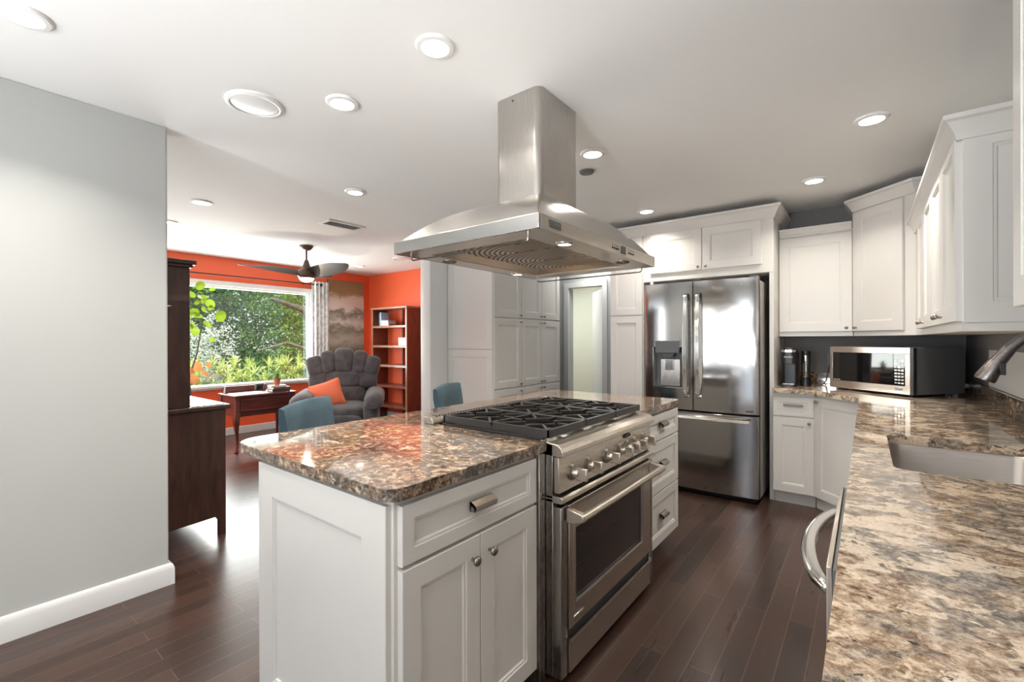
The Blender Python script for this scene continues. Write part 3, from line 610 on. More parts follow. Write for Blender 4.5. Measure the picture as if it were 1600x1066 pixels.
# ================================================================== PANTRY WALL
t = thing('pantry_cabinet', 'wide white pantry with three columns of doors at the end of the kitchen', 'cabinet', (4.24, 3.35, 0))
PY = 3.06
MB().box(3.615, 4.885, PY, 3.70, .10, 2.37).box(3.615, 4.885, PY+.06, 3.70, 0, .10).box(4.79, 4.885, PY, 3.70, 0, 2.37).build('carcass', 'cab', t, bevel=.001)
MB().box(3.596, 3.608, 3.045, 3.705, 0, 2.37).build('edge_strip', 'cab', t)
cols = [(3.605, 4.080, 'r'), (4.086, 4.480, 'r'), (4.484, 4.880, 'l')]
for a, b, sd_ in cols:
    for z0, z1, kz in ((1.545, 2.30, 1.575), (.785, 1.532, .815), (.11, .775, .74)):
        pd = panel('door', 'cab', t, (a, PY, z0), (1, 0, 0), (0, -1, 0), b-a, z1-z0, fr=.07); kx = b-.03 if sd_ == 'r' else a+.03; knob(pd, (kx, PY-.02, kz), (0, -1, 0), .013)
        if z0 == .785: knob(pd, (kx, PY-.02, 1.50), (0, -1, 0), .013)
panel('side_panel', 'cab', t, (3.596, 3.70, 1.205), (0, -1, 0), (-1, 0, 0), .648, 1.16, t=.014, fr=.08, dep=.006)
panel('side_panel', 'cab', t, (3.596, 3.70, .02), (0, -1, 0), (-1, 0, 0), .648, 1.18, t=.014, fr=.08, dep=.006)
crown('crown', t, [(4.885, PY-.02), (3.585, PY-.02), (3.585, 3.705)][::-1], 2.33, 2.43, .05)
tag(MB().box(7.19, 7.199, 4.22, 4.30, 1.17, 1.29).build('light_switch', 'wplas', bevel=.002), 'white light switch on the hall wall beyond the doorway', 'switch')

# ================================================================== RIGHT RUN: base units
t = thing('base_cabinet', 'white base cabinet with small drawer over one door, under the coffee maker', 'cabinet', (4.45, .46, 0))
MB().box(4.15, 4.788, .310, .588, .10, .879).box(4.20, 4.788, .31, .588, 0, .10).build('carcass', 'cab', t, bevel=.001)
dr = panel('drawer', 'cab', t, (4.15, .610-.022, .700), (0, -1, 0), (-1, 0, 0), .272, .150, t=.018, fr=.035, bead=.014)
mb = MB().tube([(4.13, .512, .787), (4.108, .510, .787), (4.104, .50, .787), (4.104, .40, .787), (4.108, .39, .787), (4.13, .388, .787)], .005, 8).box(4.131, 4.133, .383, .518, .776, .798); mb.build('handle', 'pewter', dr)
dl = panel('door', 'cab', t, (4.15, .588, .104), (0, -1, 0), (-1, 0, 0), .272, .585, t=.018, fr=.06); knob(dl, (4.132, .345, .655), (-1, 0, 0), .013)
t = thing('corner_base_cabinet', 'white angled corner base cabinet with a single tall door', 'cabinet', (4.3, 0, 0))
ca = Vector((4.145, .300, 0)); cb = Vector((3.82, -.025, 0)); u_ = (cb-ca).normalized(); nn = Vector((-1, 1, 0)).normalized()
MB().prism([(4.145, .306), (3.80, -.03), (3.80, -.588), (4.788, -.588), (4.788, .306)], .10, .879).prism([(4.205, .306), (3.86, -.03), (3.86, -.588), (4.788, -.588), (4.788, .306)], 0, .10).build('carcass', 'cab', t, bevel=.001)
dl = panel('door', 'cab', t, ca+Vector((0, 0, .104))+nn*.002-u_*.004, u_, nn, .455, .755, t=.018, fr=.065); knob(dl, ca+Vector((0, 0, .825))+u_*.035+nn*.02, nn, .013)
t = thing('sink_base_cabinet', 'white sink base cabinet run under the right hand worktop', 'cabinet', (2.7, -.3, 0))
MB().box(2.40, 3.795, -.588, -.02, .10, .879).box(1.69, 2.40, -.588, -.02, .10, .60).box(1.69, 2.40, -.035, -.02, .60, .879).box(1.69, 3.795, -.588, -.09, 0, .10).build('carcass', 'cab', t, bevel=.001)
for k in range(4): dl = panel('door', 'cab', t, (1.70+k*.52, -.02, .11), (1, 0, 0), (0, 1, 0), .50, .60, fr=.06); knob(dl, (1.75+k*.52, 0, .66), (0, 1, 0)); panel('drawer', 'cab', t, (1.70+k*.52, -.02, .72), (1, 0, 0), (0, 1, 0), .50, .145, fr=.035)
t = thing('near_base_cabinet', 'white base cabinet beneath the worktop nearest the viewer', 'cabinet', (.2, -.3, 0))
MB().box(-1.0, 1.045, -.588, -.02, .10, .879).box(-1.0, 1.045, -.588, -.09, 0, .10).build('carcass', 'cab', t, bevel=.001)
for k in range(4): panel('door', 'cab', t, (-.98+k*.505, -.02, .11), (1, 0, 0), (0, 1, 0), .49, .745, fr=.06)
# worktop with sink cut-out
SX0, SX1, SY0, SY1 = 1.755, 2.375, -.455, -.063
out = rpoly([(-1.0, .040), (3.74, .040), (4.09, .315), (4.09, .588), (4.787, .588), (4.787, -.587), (-1.0, -.587)], [0, .06, .06, .01, 0, 0, 0], 5)
o = MB().slab(out, [rpoly([(SX0, SY0), (SX0, SY1), (SX1, SY1), (SX1, SY0)], .035, 5)], .881, .915).build('counter_worktop', 'granite', bevel=.008, seg=3)
tag(o, 'long L shaped granite worktop along the right wall around the sink', 'worktop')
t = thing('backsplash_upstand', 'dark granite upstand strip behind the right hand worktop', 'upstand', (2, -.575, .915))
MB().box(-1.0, 4.755, -.588, -.560, .9155, 1.012).box(4.760, 4.787, -.588, .587, .9155, 1.012).build('strip', 'granited', t, bevel=.002)
tag(MB().box(2.3, 3.93, -.5895, -.582, 1.014, 1.232).build('lit_wall_patch', 'litwall'), 'brighter lit patch of the wall, painted pale grey, behind the dark faucet', 'panel')  # stands in for the brighter part of the right wall, brightness put into colour
# sink
t = thing('kitchen_sink', 'undermounted stainless steel sink in the right hand worktop', 'sink', ((SX0+SX1)/2, (SY0+SY1)/2, .66))
def rr(ins, r): return rpoly([(SX0-.004+ins, SY0-.004+ins), (SX0-.004+ins, SY1+.004-ins), (SX1+.004-ins, SY1+.004-ins), (SX1+.004-ins, SY0-.004+ins)], r, 6)
rg = [[(x, y, z) for x, y in rr(i, r)] for i, r, z in ((-.02, .05, .8795), (0, .045, .8795), (.003, .045, .872), (.008, .045, .72), (.02, .05, .695), (.05, .05, .685))]
mb = MB().loft(rg, caps=False); k0 = len(mb.v)-len(rg[-1]); mb.f.append(tuple(range(k0, len(mb.v))))
o = mb.build('basin', 'sinks', t, smooth=45); sm = o.modifiers.new('thick', 'SOLIDIFY'); sm.thickness = -.0015
MB().lathe(((SX0+SX1)/2, (SY0+SY1)/2, .6855), [(.045, 0), (.045, .002), (.03, .003), (.02, .001), (0, .001)], 24).build('drain', 'chrome', t)
# faucet
t = thing('kitchen_faucet', 'dark gooseneck pull-down faucet arching over the sink', 'faucet', (2.07, -.52, .915))
MB().lathe((2.07, -.52, .916), [(.030, 0), (.030, .010), (.022, .02), (.020, .14), (.017, .16), (0, .16)], 20).build('base', 'faucet', t)
pts = [(2.07, -.52, 1.06), (2.07, -.52, 1.22)]; cyc, czc, rc_ = -.440, 1.245, .080
pts = [(2.07, -.52, 1.07), (2.07, -.521, 1.16), (2.07, -.520, 1.225), (2.07, -.512, 1.268), (2.07, -.492, 1.303), (2.07, -.462, 1.323), (2.07, -.430, 1.324), (2.07, -.400, 1.312), (2.07, -.374, 1.292), (2.07, -.350, 1.266)]
nk = MB().tube(pts, [.0135]*8+[.0145, .0155], 16).build('neck', 'faucet', t)
sp = MB().tube([(2.07, -.352, 1.268), (2.07, -.325, 1.225), (2.07, -.300, 1.175), (2.07, -.296, 1.166)], [.0165, .020, .0265, .025], 18).build('spray_head', 'faucet', t)
MB().box(2.045, 2.052, -.340, -.326, 1.185, 1.225).build('spray_button', 'black', sp, bevel=.002)
MB().tube([(2.10, -.52, 1.02), (2.13, -.515, 1.04), (2.16, -.505, 1.09)], [.008, .007, .005], 10).build('lever', 'faucet', t)
# dishwasher
t = thing('dishwasher', 'stainless dishwasher with bowed bar handle under the near worktop', 'dishwasher', (1.36, -.2, 0))
MB().box(1.056, 1.662, -.55, .0, .10, .875).build('tub', 'greyp', t)
dw = MB().box(1.058, 1.660, .004, .052, .11, .860).build('door', 'greyp', t, bevel=.003)
MB().box(1.058, 1.660, .052, .062, .11, .862).build('front_skin', 'steelx', dw, bevel=.002)
pts = []
for k in range(17):
    s_ = k/16; pts.append((1.095+.53*s_, .062+.058*math.sin(PI*s_)**.6, .800))
rings = [[(p[0], p[1]-.022, p[2]-.010), (p[0], p[1]-.002, p[2]-.012), (p[0], p[1]+.008, p[2]-.006), (p[0], p[1]+.008, p[2]+.004), (p[0], p[1]-.002, p[2]+.010), (p[0], p[1]-.022, p[2]+.008)] for p in pts]
MB().loft(rings).build('handle', 'chrome', dw, smooth=60, bevel=.003)
MB().box(1.06, 1.66, -.05, -.03, 0.001, .10).build('kick_plate', 'void', t)

# ================================================================== UPPER CABINETS
ZB = 1.325
t = thing('wall_cabinet', 'single door wall cabinet above the coffee maker, lower than its neighbours', 'cabinet', (4.63, .34, ZB))
MB().box(4.47, 4.788, .082, .588, ZB+.03, 2.175).build('carcass', 'cab', t, bevel=.001)
MB().box(4.465, 4.785, .084, .588, ZB, ZB+.03).build('light_rail', 'cab', t)
dl = panel('door', 'cab', t, (4.47, .586, 1.362), (0, -1, 0), (-1, 0, 0), .498, .785, fr=.07); knob(dl, (4.45, .125, 1.39), (-1, 0, 0), .012)
crown('crown', t, [(4.462, .586), (4.462, .090)], 2.155, 2.225, .018)
t = thing('corner_wall_cabinet', 'tall angled corner wall cabinet with single door and heavy crown', 'cabinet', (4.5, -.3, ZB))
A_ = Vector((4.47, .076, 0)); B_ = Vector((4.125, -.269, 0)); u_ = (B_-A_).normalized(); nn = Vector((-1, 1, 0)).normalized()
MB().prism([(4.47, .079), (4.125, -.266), (4.125, -.588), (4.788, -.588), (4.788, .079)], ZB+.03, 2.31).build('carcass', 'cab', t, bevel=.001)
MB().prism([(4.466, .079), (4.122, -.264), (4.122, -.588), (4.785, -.588), (4.785, .079)], ZB, ZB+.03).build('light_rail', 'cab', t)
dl = panel('door', 'cab', t, A_+Vector((0, 0, 1.362))+u_*.006, u_, nn, .40, .925, fr=.07); knob(dl, A_+Vector((0, 0, 1.39))+u_*.04+nn*.02, nn, .012)
crown('crown', t, [(4.788, .083), (4.465, .083), (4.125, -.262), (4.125, -.45)], 2.295, 2.385, .055)
UT = 2.055
t = thing('wall_cabinet', 'long wall cabinet with four narrow doors on the right wall', 'cabinet', (3.2, -.43, ZB))
MB().box(2.285, 4.118, -.588, -.272, ZB+.03, UT).build('carcass', 'cab', t, bevel=.001)
MB().box(2.285, 4.116, -.588, -.268, ZB, ZB+.03).build('light_rail', 'cab', t)
for k in range(4):
    x0 = 2.29+k*.388; dl = panel('door', 'cab', t, (x0, -.272, 1.362), (1, 0, 0), (0, 1, 0), .384, .69, fr=.062)
    kx = x0+.384-.035 if k % 2 == 0 else x0+.035; knob(dl, (kx, -.252, 1.392), (0, 1, 0), .012)
panel('end_panel', 'cab', t, (2.285, -.272, ZB+.03), (0, -1, 0), (-1, 0, 0), .316, UT-ZB-.03, t=.010, fr=.075, bead=.014, dep=.007)
crown('crown', t, [(4.118, -.262), (2.275, -.262), (2.275, -.588)], 2.01, 2.095, .045)
t = thing('near_wall_cabinet', 'white wall cabinet at the right edge, nearest the viewer', 'cabinet', (1.1, -.43, ZB))
MB().box(-.3, 1.455, -.588, -.272, ZB+.035, 2.30).box(-.3, 1.44, -.588, -.275, ZB+.0, ZB+.035).build('carcass', 'cab', t, bevel=.001)
for k in range(3): panel('door', 'cab', t, (1.457-.46*(k+1), -.272, 1.366), (1, 0, 0), (0, 1, 0), .456, .93, fr=.062)

# ================================================================== COUNTER THINGS
# microwave
ml = Vector((4.315, .225, .917)); mr = Vector((3.935, -.240, .917)); u_ = (mr-ml); mw = u_.length; u_.normalize(); n_o = Vector((-(-u_.y), -u_.x, 0)); n_o = Vector((u_.y, -u_.x, 0))
if n_o.dot(Vector((-1, 0, 0))) < 0: n_o = -n_o
T = Matrix((u_, -n_o, Zv)).transposed().to_4x4(); T.translation = ml   # local x along front, y into depth, z up
t = thing('microwave_oven', 'stainless and black countertop microwave in the corner of the worktop', 'microwave', tuple(ml))
def ML(mb, name, m, p=t, **k): return mb.xf(T).build(name, m, p, **k)
Hm = .325; z0 = .014
ML(MB().box(.004, mw-.004, .03, .455, z0, Hm), 'case', 'greyp', bevel=.004)
for a, b in ((.05, .06), (mw-.06, .06), (.05, .40), (mw-.06, .40)): ML(MB().cyl((a, b, 0), .012, z0, 10), 'foot', 'black')
ft = MB(); ft.box(0, mw-.02, 0, .03, z0, z0+.055).box(0, mw-.02, 0, .03, Hm-.043, Hm).box(0, .022, 0, .03, z0+.055, Hm-.043).box(mw-.052, mw-.02, 0, .03, z0+.055, Hm-.043); fo = ML(ft, 'front_frame', 'steelx', bevel=.002)
ML(MB().box(mw-.02, mw, 0.002, .03, z0, Hm), 'side_trim', 'black', bevel=.002)
ML(MB().box(.022, mw-.130, .004, .028, z0+.055, Hm-.043), 'door_glass', 'gloss')
cpn = ML(MB().box(mw-.127, mw-.052, .004, .028, z0+.055, Hm-.043), 'keypad', 'gloss')
for r_ in range(8):
    for c_ in range(3):
        ML(MB().box(mw-.119+c_*.021, mw-.104+c_*.021, .002, .005, z0+.067+r_*.0215, z0+.077+r_*.0215), 'button', 'wplas' if (r_+c_) % 3 else 'chrome', cpn)
ML(MB().box(mw-.116, mw-.063, -.002, .004, z0+.010, z0+.040), 'door_release', 'chrome', fo, bevel=.002)
text('lettering', 'Panasonic', .014, 'wplas', fo, T @ Vector((.058, .003, z0+.062)), u_, Zv)
# coffee maker
cx, cy = 4.40, .500
t = thing('coffee_maker', 'black single cup coffee maker with silver band, beside the fridge panel', 'coffee maker', (cx, cy, .916))
MB().prism(rpoly([(cx-.13, cy-.058), (cx+.13, cy-.058), (cx+.13, cy+.058), (cx-.13, cy+.058)], .03, 5), .916, .932).build('base', 'black', t, bevel=.003)
MB().prism(rpoly([(cx-.02, cy-.054), (cx+.13, cy-.054), (cx+.13, cy+.054), (cx-.02, cy+.054)], .02, 5), .932, 1.22).build('body', 'black', t, bevel=.003)
hd_ = MB().prism(rpoly([(cx-.115, cy-.054), (cx+.10, cy-.054), (cx+.10, cy+.054), (cx-.115, cy+.054)], .035, 6), 1.10, 1.205).build('brew_head', 'black', t, bevel=.004)
MB().prism(rpoly([(cx-.118, cy-.056), (cx+.09, cy-.056), (cx+.09, cy+.056), (cx-.118, cy+.056)], .036, 6), 1.195, 1.213).build('band', 'chrome', t)
MB().prism(rpoly([(cx-.08, cy-.045), (cx+.10, cy-.045), (cx+.10, cy+.045), (cx-.08, cy+.045)], .03, 6), 1.214, 1.232).build('lid', 'black', t, bevel=.003)
text('lettering', 'KEURIG', .018, 'wplas', hd_, (cx-.117, cy, 1.155), (0, -1, 0), (0, 0, 1))
MB().box(cx-.11, cx-.03, cy-.04, cy+.04, .932, .942).build('drip_tray', 'chromed', t)
cx, cy = 4.42, .392
t = thing('bottle_blender', 'small clear bottle blender with black cap, right of the coffee maker', 'blender', (cx, cy, .916))
MB().lathe((cx, cy, .916), [(.038, 0), (.038, .03), (.032, .055), (.030, .07), (0, .07)], 22).build('base', 'black', t)
MB().lathe((cx, cy, .987), [(.030, 0), (.037, .004), (.037, .010), (.030, .014), (.031, .04), (0, .042)], 22).build('collar', 'chromed', t)
MB().lathe((cx, cy, 1.03), [(.030, 0), (.032, .08), (.031, .14), (0, .141)], 22).build('jar', 'clear', t)
MB().lathe((cx, cy, 1.172), [(.033, 0), (.034, .006), (.034, .03), (.030, .034), (0, .035)], 22).build('cap', 'black', t)
tag(MB().tube([(4.783, .243, 1.115), (4.772, .243, 1.12), (4.745, .246, 1.09), (4.74, .262, 1.02), (4.72, .275, .94), (4.66, .29, .922), (4.56, .30, .920), (4.50, .34, .920)], .0035, 8).build('power_cord', 'black'), 'black power cord hanging from the wall behind the microwave', 'cord')
o = thing('wall_outlet', 'grey wall outlet behind the microwave', 'outlet', (4.788, .235, 1.08)); MB().box(4.784, 4.7895, .20, .27, 1.07, 1.18).build('cover_plate', 'greyp', o, bevel=.001)

# ================================================================== LIVING ROOM
# dark hutch
t = thing('dark_hutch', 'tall dark wood hutch with stone topped lower section, behind the grey wall', 'hutch', (1.0, 3.9, 0))
hy0_, hy1_ = 3.41, 4.75
side = [(.60, .055), (1.19, .055), (1.19, 0), (1.232, 0), (1.232, .845), (.60, .845)]
MB().extr([(.60, .14), (.60, .0), (.64, .0), (.64, .10), (1.17, .13), (1.19, .10), (1.19, 0), (1.232, 0), (1.232, .842), (.60, .842)], lambda p, q, s: (p, s, q), hy0_, hy0_+.03).build('side_panel', 'dwood', t, smooth=False)
MB().extr([(.60, .14), (.60, .0), (.64, .0), (.64, .10), (1.17, .13), (1.19, .10), (1.19, 0), (1.232, 0), (1.232, .842), (.60, .842)], lambda p, q, s: (p, s, q), hy1_-.03, hy1_).build('side_panel', 'dwood', t, smooth=False)
MB().box(.62, 1.225, hy0_+.03, hy1_-.03, .15, .842).build('lower_body', 'dwood', t)
MB().box(.58, 1.262, hy0_-.015, hy1_+.015, .842, .872).build('top_rim', 'dwood', t, bevel=.006)
MB().box(1.045, 1.235, hy0_+.02, hy1_-.02, .8725, .876).build('stone_top', 'marble', t)
MB().box(.60, 1.03, hy0_, hy1_, .873, 1.765).build('upper_body', 'dwood', t, bevel=.003)
MB().box(.59, 1.045, hy0_-.012, hy1_+.012, 1.765, 1.785).box(.58, 1.062, hy0_-.022, hy1_+.022, 1.785, 1.813).build('cornice', 'dwood', t, bevel=.004)
for y0 in (hy0_+.05, 4.10): fd = MB().box(1.03, 1.045, y0, y0+.62, .95, 1.73).build('upper_door', 'dwood', t, bevel=.004); MB().cyl((1.045, y0+.31, 1.3), .01, .02, 12, (1, 0, 0)).build('knob', 'pewter', fd)
for y0 in (hy0_+.05, 4.10): fd = MB().box(1.2255, 1.240, y0, y0+.60, .18, .80).build('lower_door', 'dwood', t, bevel=.004); MB().cyl((1.240, y0+.3, .5), .01, .02, 12, (1, 0, 0)).build('knob', 'pewter', fd)
# desk
dx0, dx1, dyf, dyb, dz = 2.17, 2.86, 5.72, 6.18, .665
t = thing('writing_desk', 'reddish mahogany writing desk with cabriole legs below the window', 'desk', (2.6, 5.95, 0))
MB().box(dx0-.015, dx1+.015, dyf-.015, dyb+.005, dz-.022, dz).build('top', 'desk', t, bevel=.004)
MB().box(dx0+.01, dx1-.01, dyf+.012, dyb-.01, dz-.25, dz-.022).build('case', 'desk', t)
for z0, z1 in ((dz-.070, dz-.028), (dz-.19, dz-.080)):
    dr = panel('drawer', 'desk', t, (dx0+.06, dyf+.012, z0), (1, 0, 0), (0, -1, 0), dx1-dx0-.12, z1-z0, t=.014, fr=.008, bead=.006, dep=.004)
MB().box(dx0+.03, dx1-.15, dyb-.01, dyb+.008, dz, dz+.075).build('gallery', 'desk', t, bevel=.004)
for x in (dx0+.022, dx1-.022):
    for y in (dyf+.022, dyb-.022):
        s_ = -1 if y < 5.9 else 1; sx = -1 if x < 2.5 else 1
        zz = [(dz-.022, .024, 0), (.45, .024, 0), (.40, .030, .010), (.34, .026, .012), (.22, .015, .002), (.10, .011, -.004), (.03, .013, .003), (.012, .020, .010), (0.001, .018, .010)]
        MB().loft([[(x+sx*o_+a*r, y+s_*o_+b*r, z) for a, b in ((-1, -1), (1, -1), (1, 1), (-1, 1))] for z, r, o_ in zz]).build('leg', 'desk', t, bevel=.003)
def at(x, y): return (x, y)
o = tag(MB().box(2.20, 2.56, 5.74, 6.04, dz+.001, dz+.005).build('paper_sheets', 'paper'), 'white paper sheets spread on the writing desk', 'paper')
t = thing('desk_device', 'small dark square device standing on the desk gallery end', 'device', (2.66, 6.10, dz))
MB().box(-.05, .05, -.02, .02, 0, .095).xf(Matrix.Translation((2.58, 6.09, dz+.008)) @ Matrix.Rotation(.25, 4, 'X')).build('case', 'greyp', t, bevel=.008)
MB().box(-.035, .035, -.0215, -.020, .015, .08).xf(Matrix.Translation((2.58, 6.09, dz+.008)) @ Matrix.Rotation(.25, 4, 'X')).build('face', 'black', t)
tag(MB().tube([(2.20, 6.12, dz+.001), (2.20, 6.10, dz+.10)], [.010, .006], 10).build('white_figurine', 'wplas'), 'small white upright ornament at the left end of the desk', 'ornament')
def book(name, x0, x1, y0, y1, z0, th_, cover, label, group, rot=0, spine='x'):
    b = thing(name, label, 'book', ((x0+x1)/2, (y0+y1)/2, z0), group)
    c = Matrix.Translation(((x0+x1)/2, (y0+y1)/2, z0)) @ Matrix.Rotation(rot, 4, 'Z'); hx, hy = (x1-x0)/2, (y1-y0)/2
    MB().box(-hx, hx, -hy, hy, 0, .003).box(-hx, hx, -hy, hy, th_-.003, th_).box(-hx, hx, -hy, -hy+.003, .003, th_-.003).xf(c).build('cover', cover, b)
    MB().box(-hx+.004, hx-.004, -hy+.003, hy-.004, .003, th_-.003).xf(c).build('pages', 'paper', b); return b
MAT['bk1'] = mat('dark blue cover', (.03, .04, .07), .5); MAT['bk2'] = mat('brown cover', (.16, .07, .045), .5); MAT['bk3'] = mat('cream cover', (.6, .57, .5), .5); MAT['bk4'] = mat('rose cover', (.5, .12, .14), .5); MAT['bk5'] = mat('pale blue cover', (.35, .48, .6), .5); MAT['bk6'] = mat('grey cover', (.3, .3, .3), .5)
book('book', 2.62, 2.84, 5.80, 5.96, dz+.001, .030, 'bk1', 'dark covered book lying at the bottom of the desk pile', 'books on the desk')
book('book', 2.62, 2.84, 5.80, 5.95, dz+.032, .022, 'bk2', 'brown book lying in the middle of the desk pile', 'books on the desk', .1)
book('book', 2.62, 2.80, 5.81, 5.95, dz+.055, .022, 'bk3', 'cream book on top of the desk pile, under the plant pot', 'books on the desk', -.08)
def blades(mb, c, n, L, wd, spread, rnd, droop=.3):
    for i in range(n):
        a = rnd.uniform(0, 2*PI); tl = rnd.uniform(.1, spread); l_ = L*rnd.uniform(.6, 1.1); w_ = wd*rnd.uniform(.7, 1.2)
        d = Vector((math.cos(a), math.sin(a), 0)); sdv = Vector((-d.y, d.x, 0)); c0 = Vector(c); pts = []
        for k in range(4): s_ = k/3; pts.append(c0+d*l_*math.sin(tl)*s_+Zv*(l_*math.cos(tl)*s_-droop*l_*s_*s_*math.sin(tl)))
        ws = (.5, 1, .75, .05); vs_ = []
        for p, q in zip(pts, ws): vs_ += [p-sdv*w_*q/2, p+sdv*w_*q/2]
        mb.add(vs_, [(0, 1, 3, 2), (2, 3, 5, 4), (4, 5, 7, 6)])
rnd = random.Random(3)
t = thing('potted_plant', 'small spiky green plant in a terracotta pot on the book pile', 'plant', (2.71, 5.88, dz+.078))
MB().lathe((2.71, 5.88, dz+.078), [(.030, 0), (.040, .065), (.045, .066), (.045, .082), (.038, .082), (.036, .070), (0, .070)], 20).build('pot', 'terra', t)
mb = MB(); blades(mb, (2.71, 5.88, dz+.148), 60, .13, .012, 1.0, rnd); mb.build('leaves', 'leaf', t, smooth=False)
# recliner -----------------------------------------------------------------
RC = Vector((3.21, 5.24, 0)); ang = math.atan2(-.80, -.60)   # facing direction
t = thing('recliner', 'large charcoal plush recliner armchair beside the writing desk', 'recliner', tuple(RC))
TR = Matrix.Translation(RC) @ Matrix.Rotation(ang-PI/2, 4, 'Z') @ Matrix.Diagonal((.93, 1, .985, 1))   # local: +y front, x to its left/right
def RB(mb, name, m='recl', p=t, **k): return mb.xf(TR).build(name, m, p, smooth=60, **k)
RB(MB().box(-.40, .40, -.40, .36, .03, .36), 'base', bevel=.03)
RB(MB().sell((0, .06, .42), (.62, .78, .22), .35, .5, 28, 14), 'seat_cushion')
RB(MB().sell((0, .43, .25), (.62, .14, .36), .35, .5, 24, 12), 'footrest')
def arm(sx):
    mb = MB().sell((sx*.40, .04, .33), (.20, .90, .60), .3, .35, 24, 14)
    RB(mb, 'arm_side'); a = MB()
    rg = []
    for k in range(15):
        s_ = k/14; y = -.38+.92*s_; r = .115*(1-.75*(2*s_-1)**10)**.5; zc = .615-.02*s_+(.0 if s_ < .8 else -.30*(s_-.8)**1.2)
        rg.append([(sx*(.43)+r*1.12*math.cos(2*PI*j/18)+sx*.01, y, zc+r*.78*math.sin(2*PI*j/18)) for j in range(18)])
    a.loft(rg); RB(a, 'arm_pad')
arm(1); arm(-1)
tilt = Matrix.Rotation(math.radians(-14), 4, 'X')
def back(mb, name):
    mb.xf(Matrix.Translation((0, -.30, .45)) @ Matrix.Rotation(math.radians(14), 4, 'X')); return RB(mb, name)
back(MB().sell((0, -.10, .32), (.86, .16, .80), .3, .35, 24, 14), 'back_shell')
back(MB().sell((0, .0, .12), (.62, .20, .28), .4, .5, 24, 12), 'lumbar_cushion')
for cx_, wx, cz in ((-.335, .26, .33), (0, .50, .345), (.335, .26, .33)): back(MB().sell((cx_, .0, cz), (wx, .22, .24), .35, .55, 24, 12), 'middle_cushion')
for k, (cx_, wx, cz, hz, rz) in enumerate(((-.385, .22, .52, .30, .28), (-.215, .20, .575, .34, .12), (0, .27, .60, .36, 0), (.215, .20, .575, .34, -.12), (.385, .22, .52, .30, -.28))):
    mb = MB().sell((0, 0, 0), (wx, .24, hz), .45, .5, 22, 14); mb.xf(Matrix.Translation((cx_, .0, cz)) @ Matrix.Rotation(-rz, 4, 'Y')); back(mb, 'head_cushion')
def pil(p):
    k = 1-.0; q = Vector(p); e = 1-.55*(abs(q.x)**3)*.6-.0; f_ = 1-.55*(abs(q.z)**3)*.6
    return Vector((q.x*(1-.10*(1-q.z*q.z)), q.y*max(.12, (1-q.x**4)*(1-q.z**4))**.6, q.z*(1-.10*(1-q.x*q.x))))
mb = MB().sell((0, 0, 0), (.42, .15, .36), .18, .18, 32, 20, fn=pil)
mb.xf(TR @ Matrix.Translation((.17, .08, .635)) @ Matrix.Rotation(.22, 4, 'X') @ Matrix.Rotation(.30, 4, 'Y'))
tag(mb.build('throw_pillow', 'pillow', smooth=70), 'coral orange throw pillow leaning in the charcoal recliner', 'pillow')
# bookcase
bx, bY0, bY1, bH = 4.49, 5.53, 6.42, 1.83
t = thing('bookcase', 'open backed cherry wood bookcase against the orange wall', 'bookcase', (4.6, 5.97, 0))
for y in (bY0, bY1-.025): MB().box(bx+.006, bx+.30, y, y+.025, 0, bH-.03).build('side_panel', 'case', t)
for y in (bY0-.004, bY1-.031): MB().box(bx-.006, bx+.006, y, y+.034, 0, bH-.03).build('stile', 'shelf', t, bevel=.002)
MB().box(bx-.02, bx+.30, bY0-.02, bY1+.02, bH-.03, bH).build('top', 'shelf', t, bevel=.003)
SZ = [1.52, 1.205, .895, .57, .25]
for i, z in enumerate(SZ): MB().box(bx+.0, bx+.295, bY0+.026, bY1-.026, z-.018, z+.018).build('shelf', 'shelf' if i < 3 else 'case', t, bevel=.002)
MB().box(bx+.27, bx+.285, 5.96, 5.99, 0.0, bH-.03).build('back_rail', 'case', t)
def upb(x, y0, th_, h_, z, cover, lb, grp):
    b = thing('book', lb, 'book', (x, y0, z), grp); MB().box(x, x+.15, y0, y0+.003, z, z+h_).box(x, x+.15, y0+th_-.003, y0+th_, z, z+h_).box(x, x+.003, y0+.003, y0+th_-.003, z, z+h_).build('cover', cover, b)
    MB().box(x+.004, x+.146, y0+.003, y0+th_-.003, z+.003, z+h_-.004).build('pages', 'paper', b)
G = 'books on the bookcase top shelf'
upb(bx+.04, 6.265, .028, .20, 1.5385, 'bk1', 'dark upright book, leftmost on the bookcase top shelf', G)
upb(bx+.04, 6.230, .030, .22, 1.5385, 'bk5', 'pale blue upright book on the bookcase top shelf', G)
book('book', bx+.03, bx+.18, 6.02, 6.215, 1.5385, .030, 'bk4', 'rose coloured book lying flat at the bottom on the top shelf', G)
book('book', bx+.03, bx+.18, 6.03, 6.21, 1.569, .028, 'bk3', 'cream book lying in the middle of the top shelf stack', G)
book('book', bx+.03, bx+.18, 6.03, 6.22, 1.598, .026, 'bk5', 'pale book lying topmost on the top shelf stack', G)
G = 'books on the bookcase second shelf'
for i, (th_, c_, lb) in enumerate(((.032, 'bk6', 'grey book at the bottom of the second shelf stack'), (.034, 'bk3', 'cream book second from the bottom of the second shelf stack'), (.030, 'paper', 'white book second from the top of the second shelf stack'), (.024, 'bk6', 'thin grey book topmost of the second shelf stack'))):
    book('book', bx+.03, bx+.19, 5.565, 5.78, 1.2235+[0, .033, .068, .099][i], th_, c_, lb, G)
# painting
px0, px1, pz0, pz1 = 3.995, 4.66, .85, 2.30
t = thing('canvas_painting', 'tall abstract landscape canvas in brown and grey on the orange wall', 'painting', ((px0+px1)/2, YW-.02, 1.0))
MB().box(px0, px1, YW-.035, YW-.002, pz0, pz1).build('canvas', 'art', t)
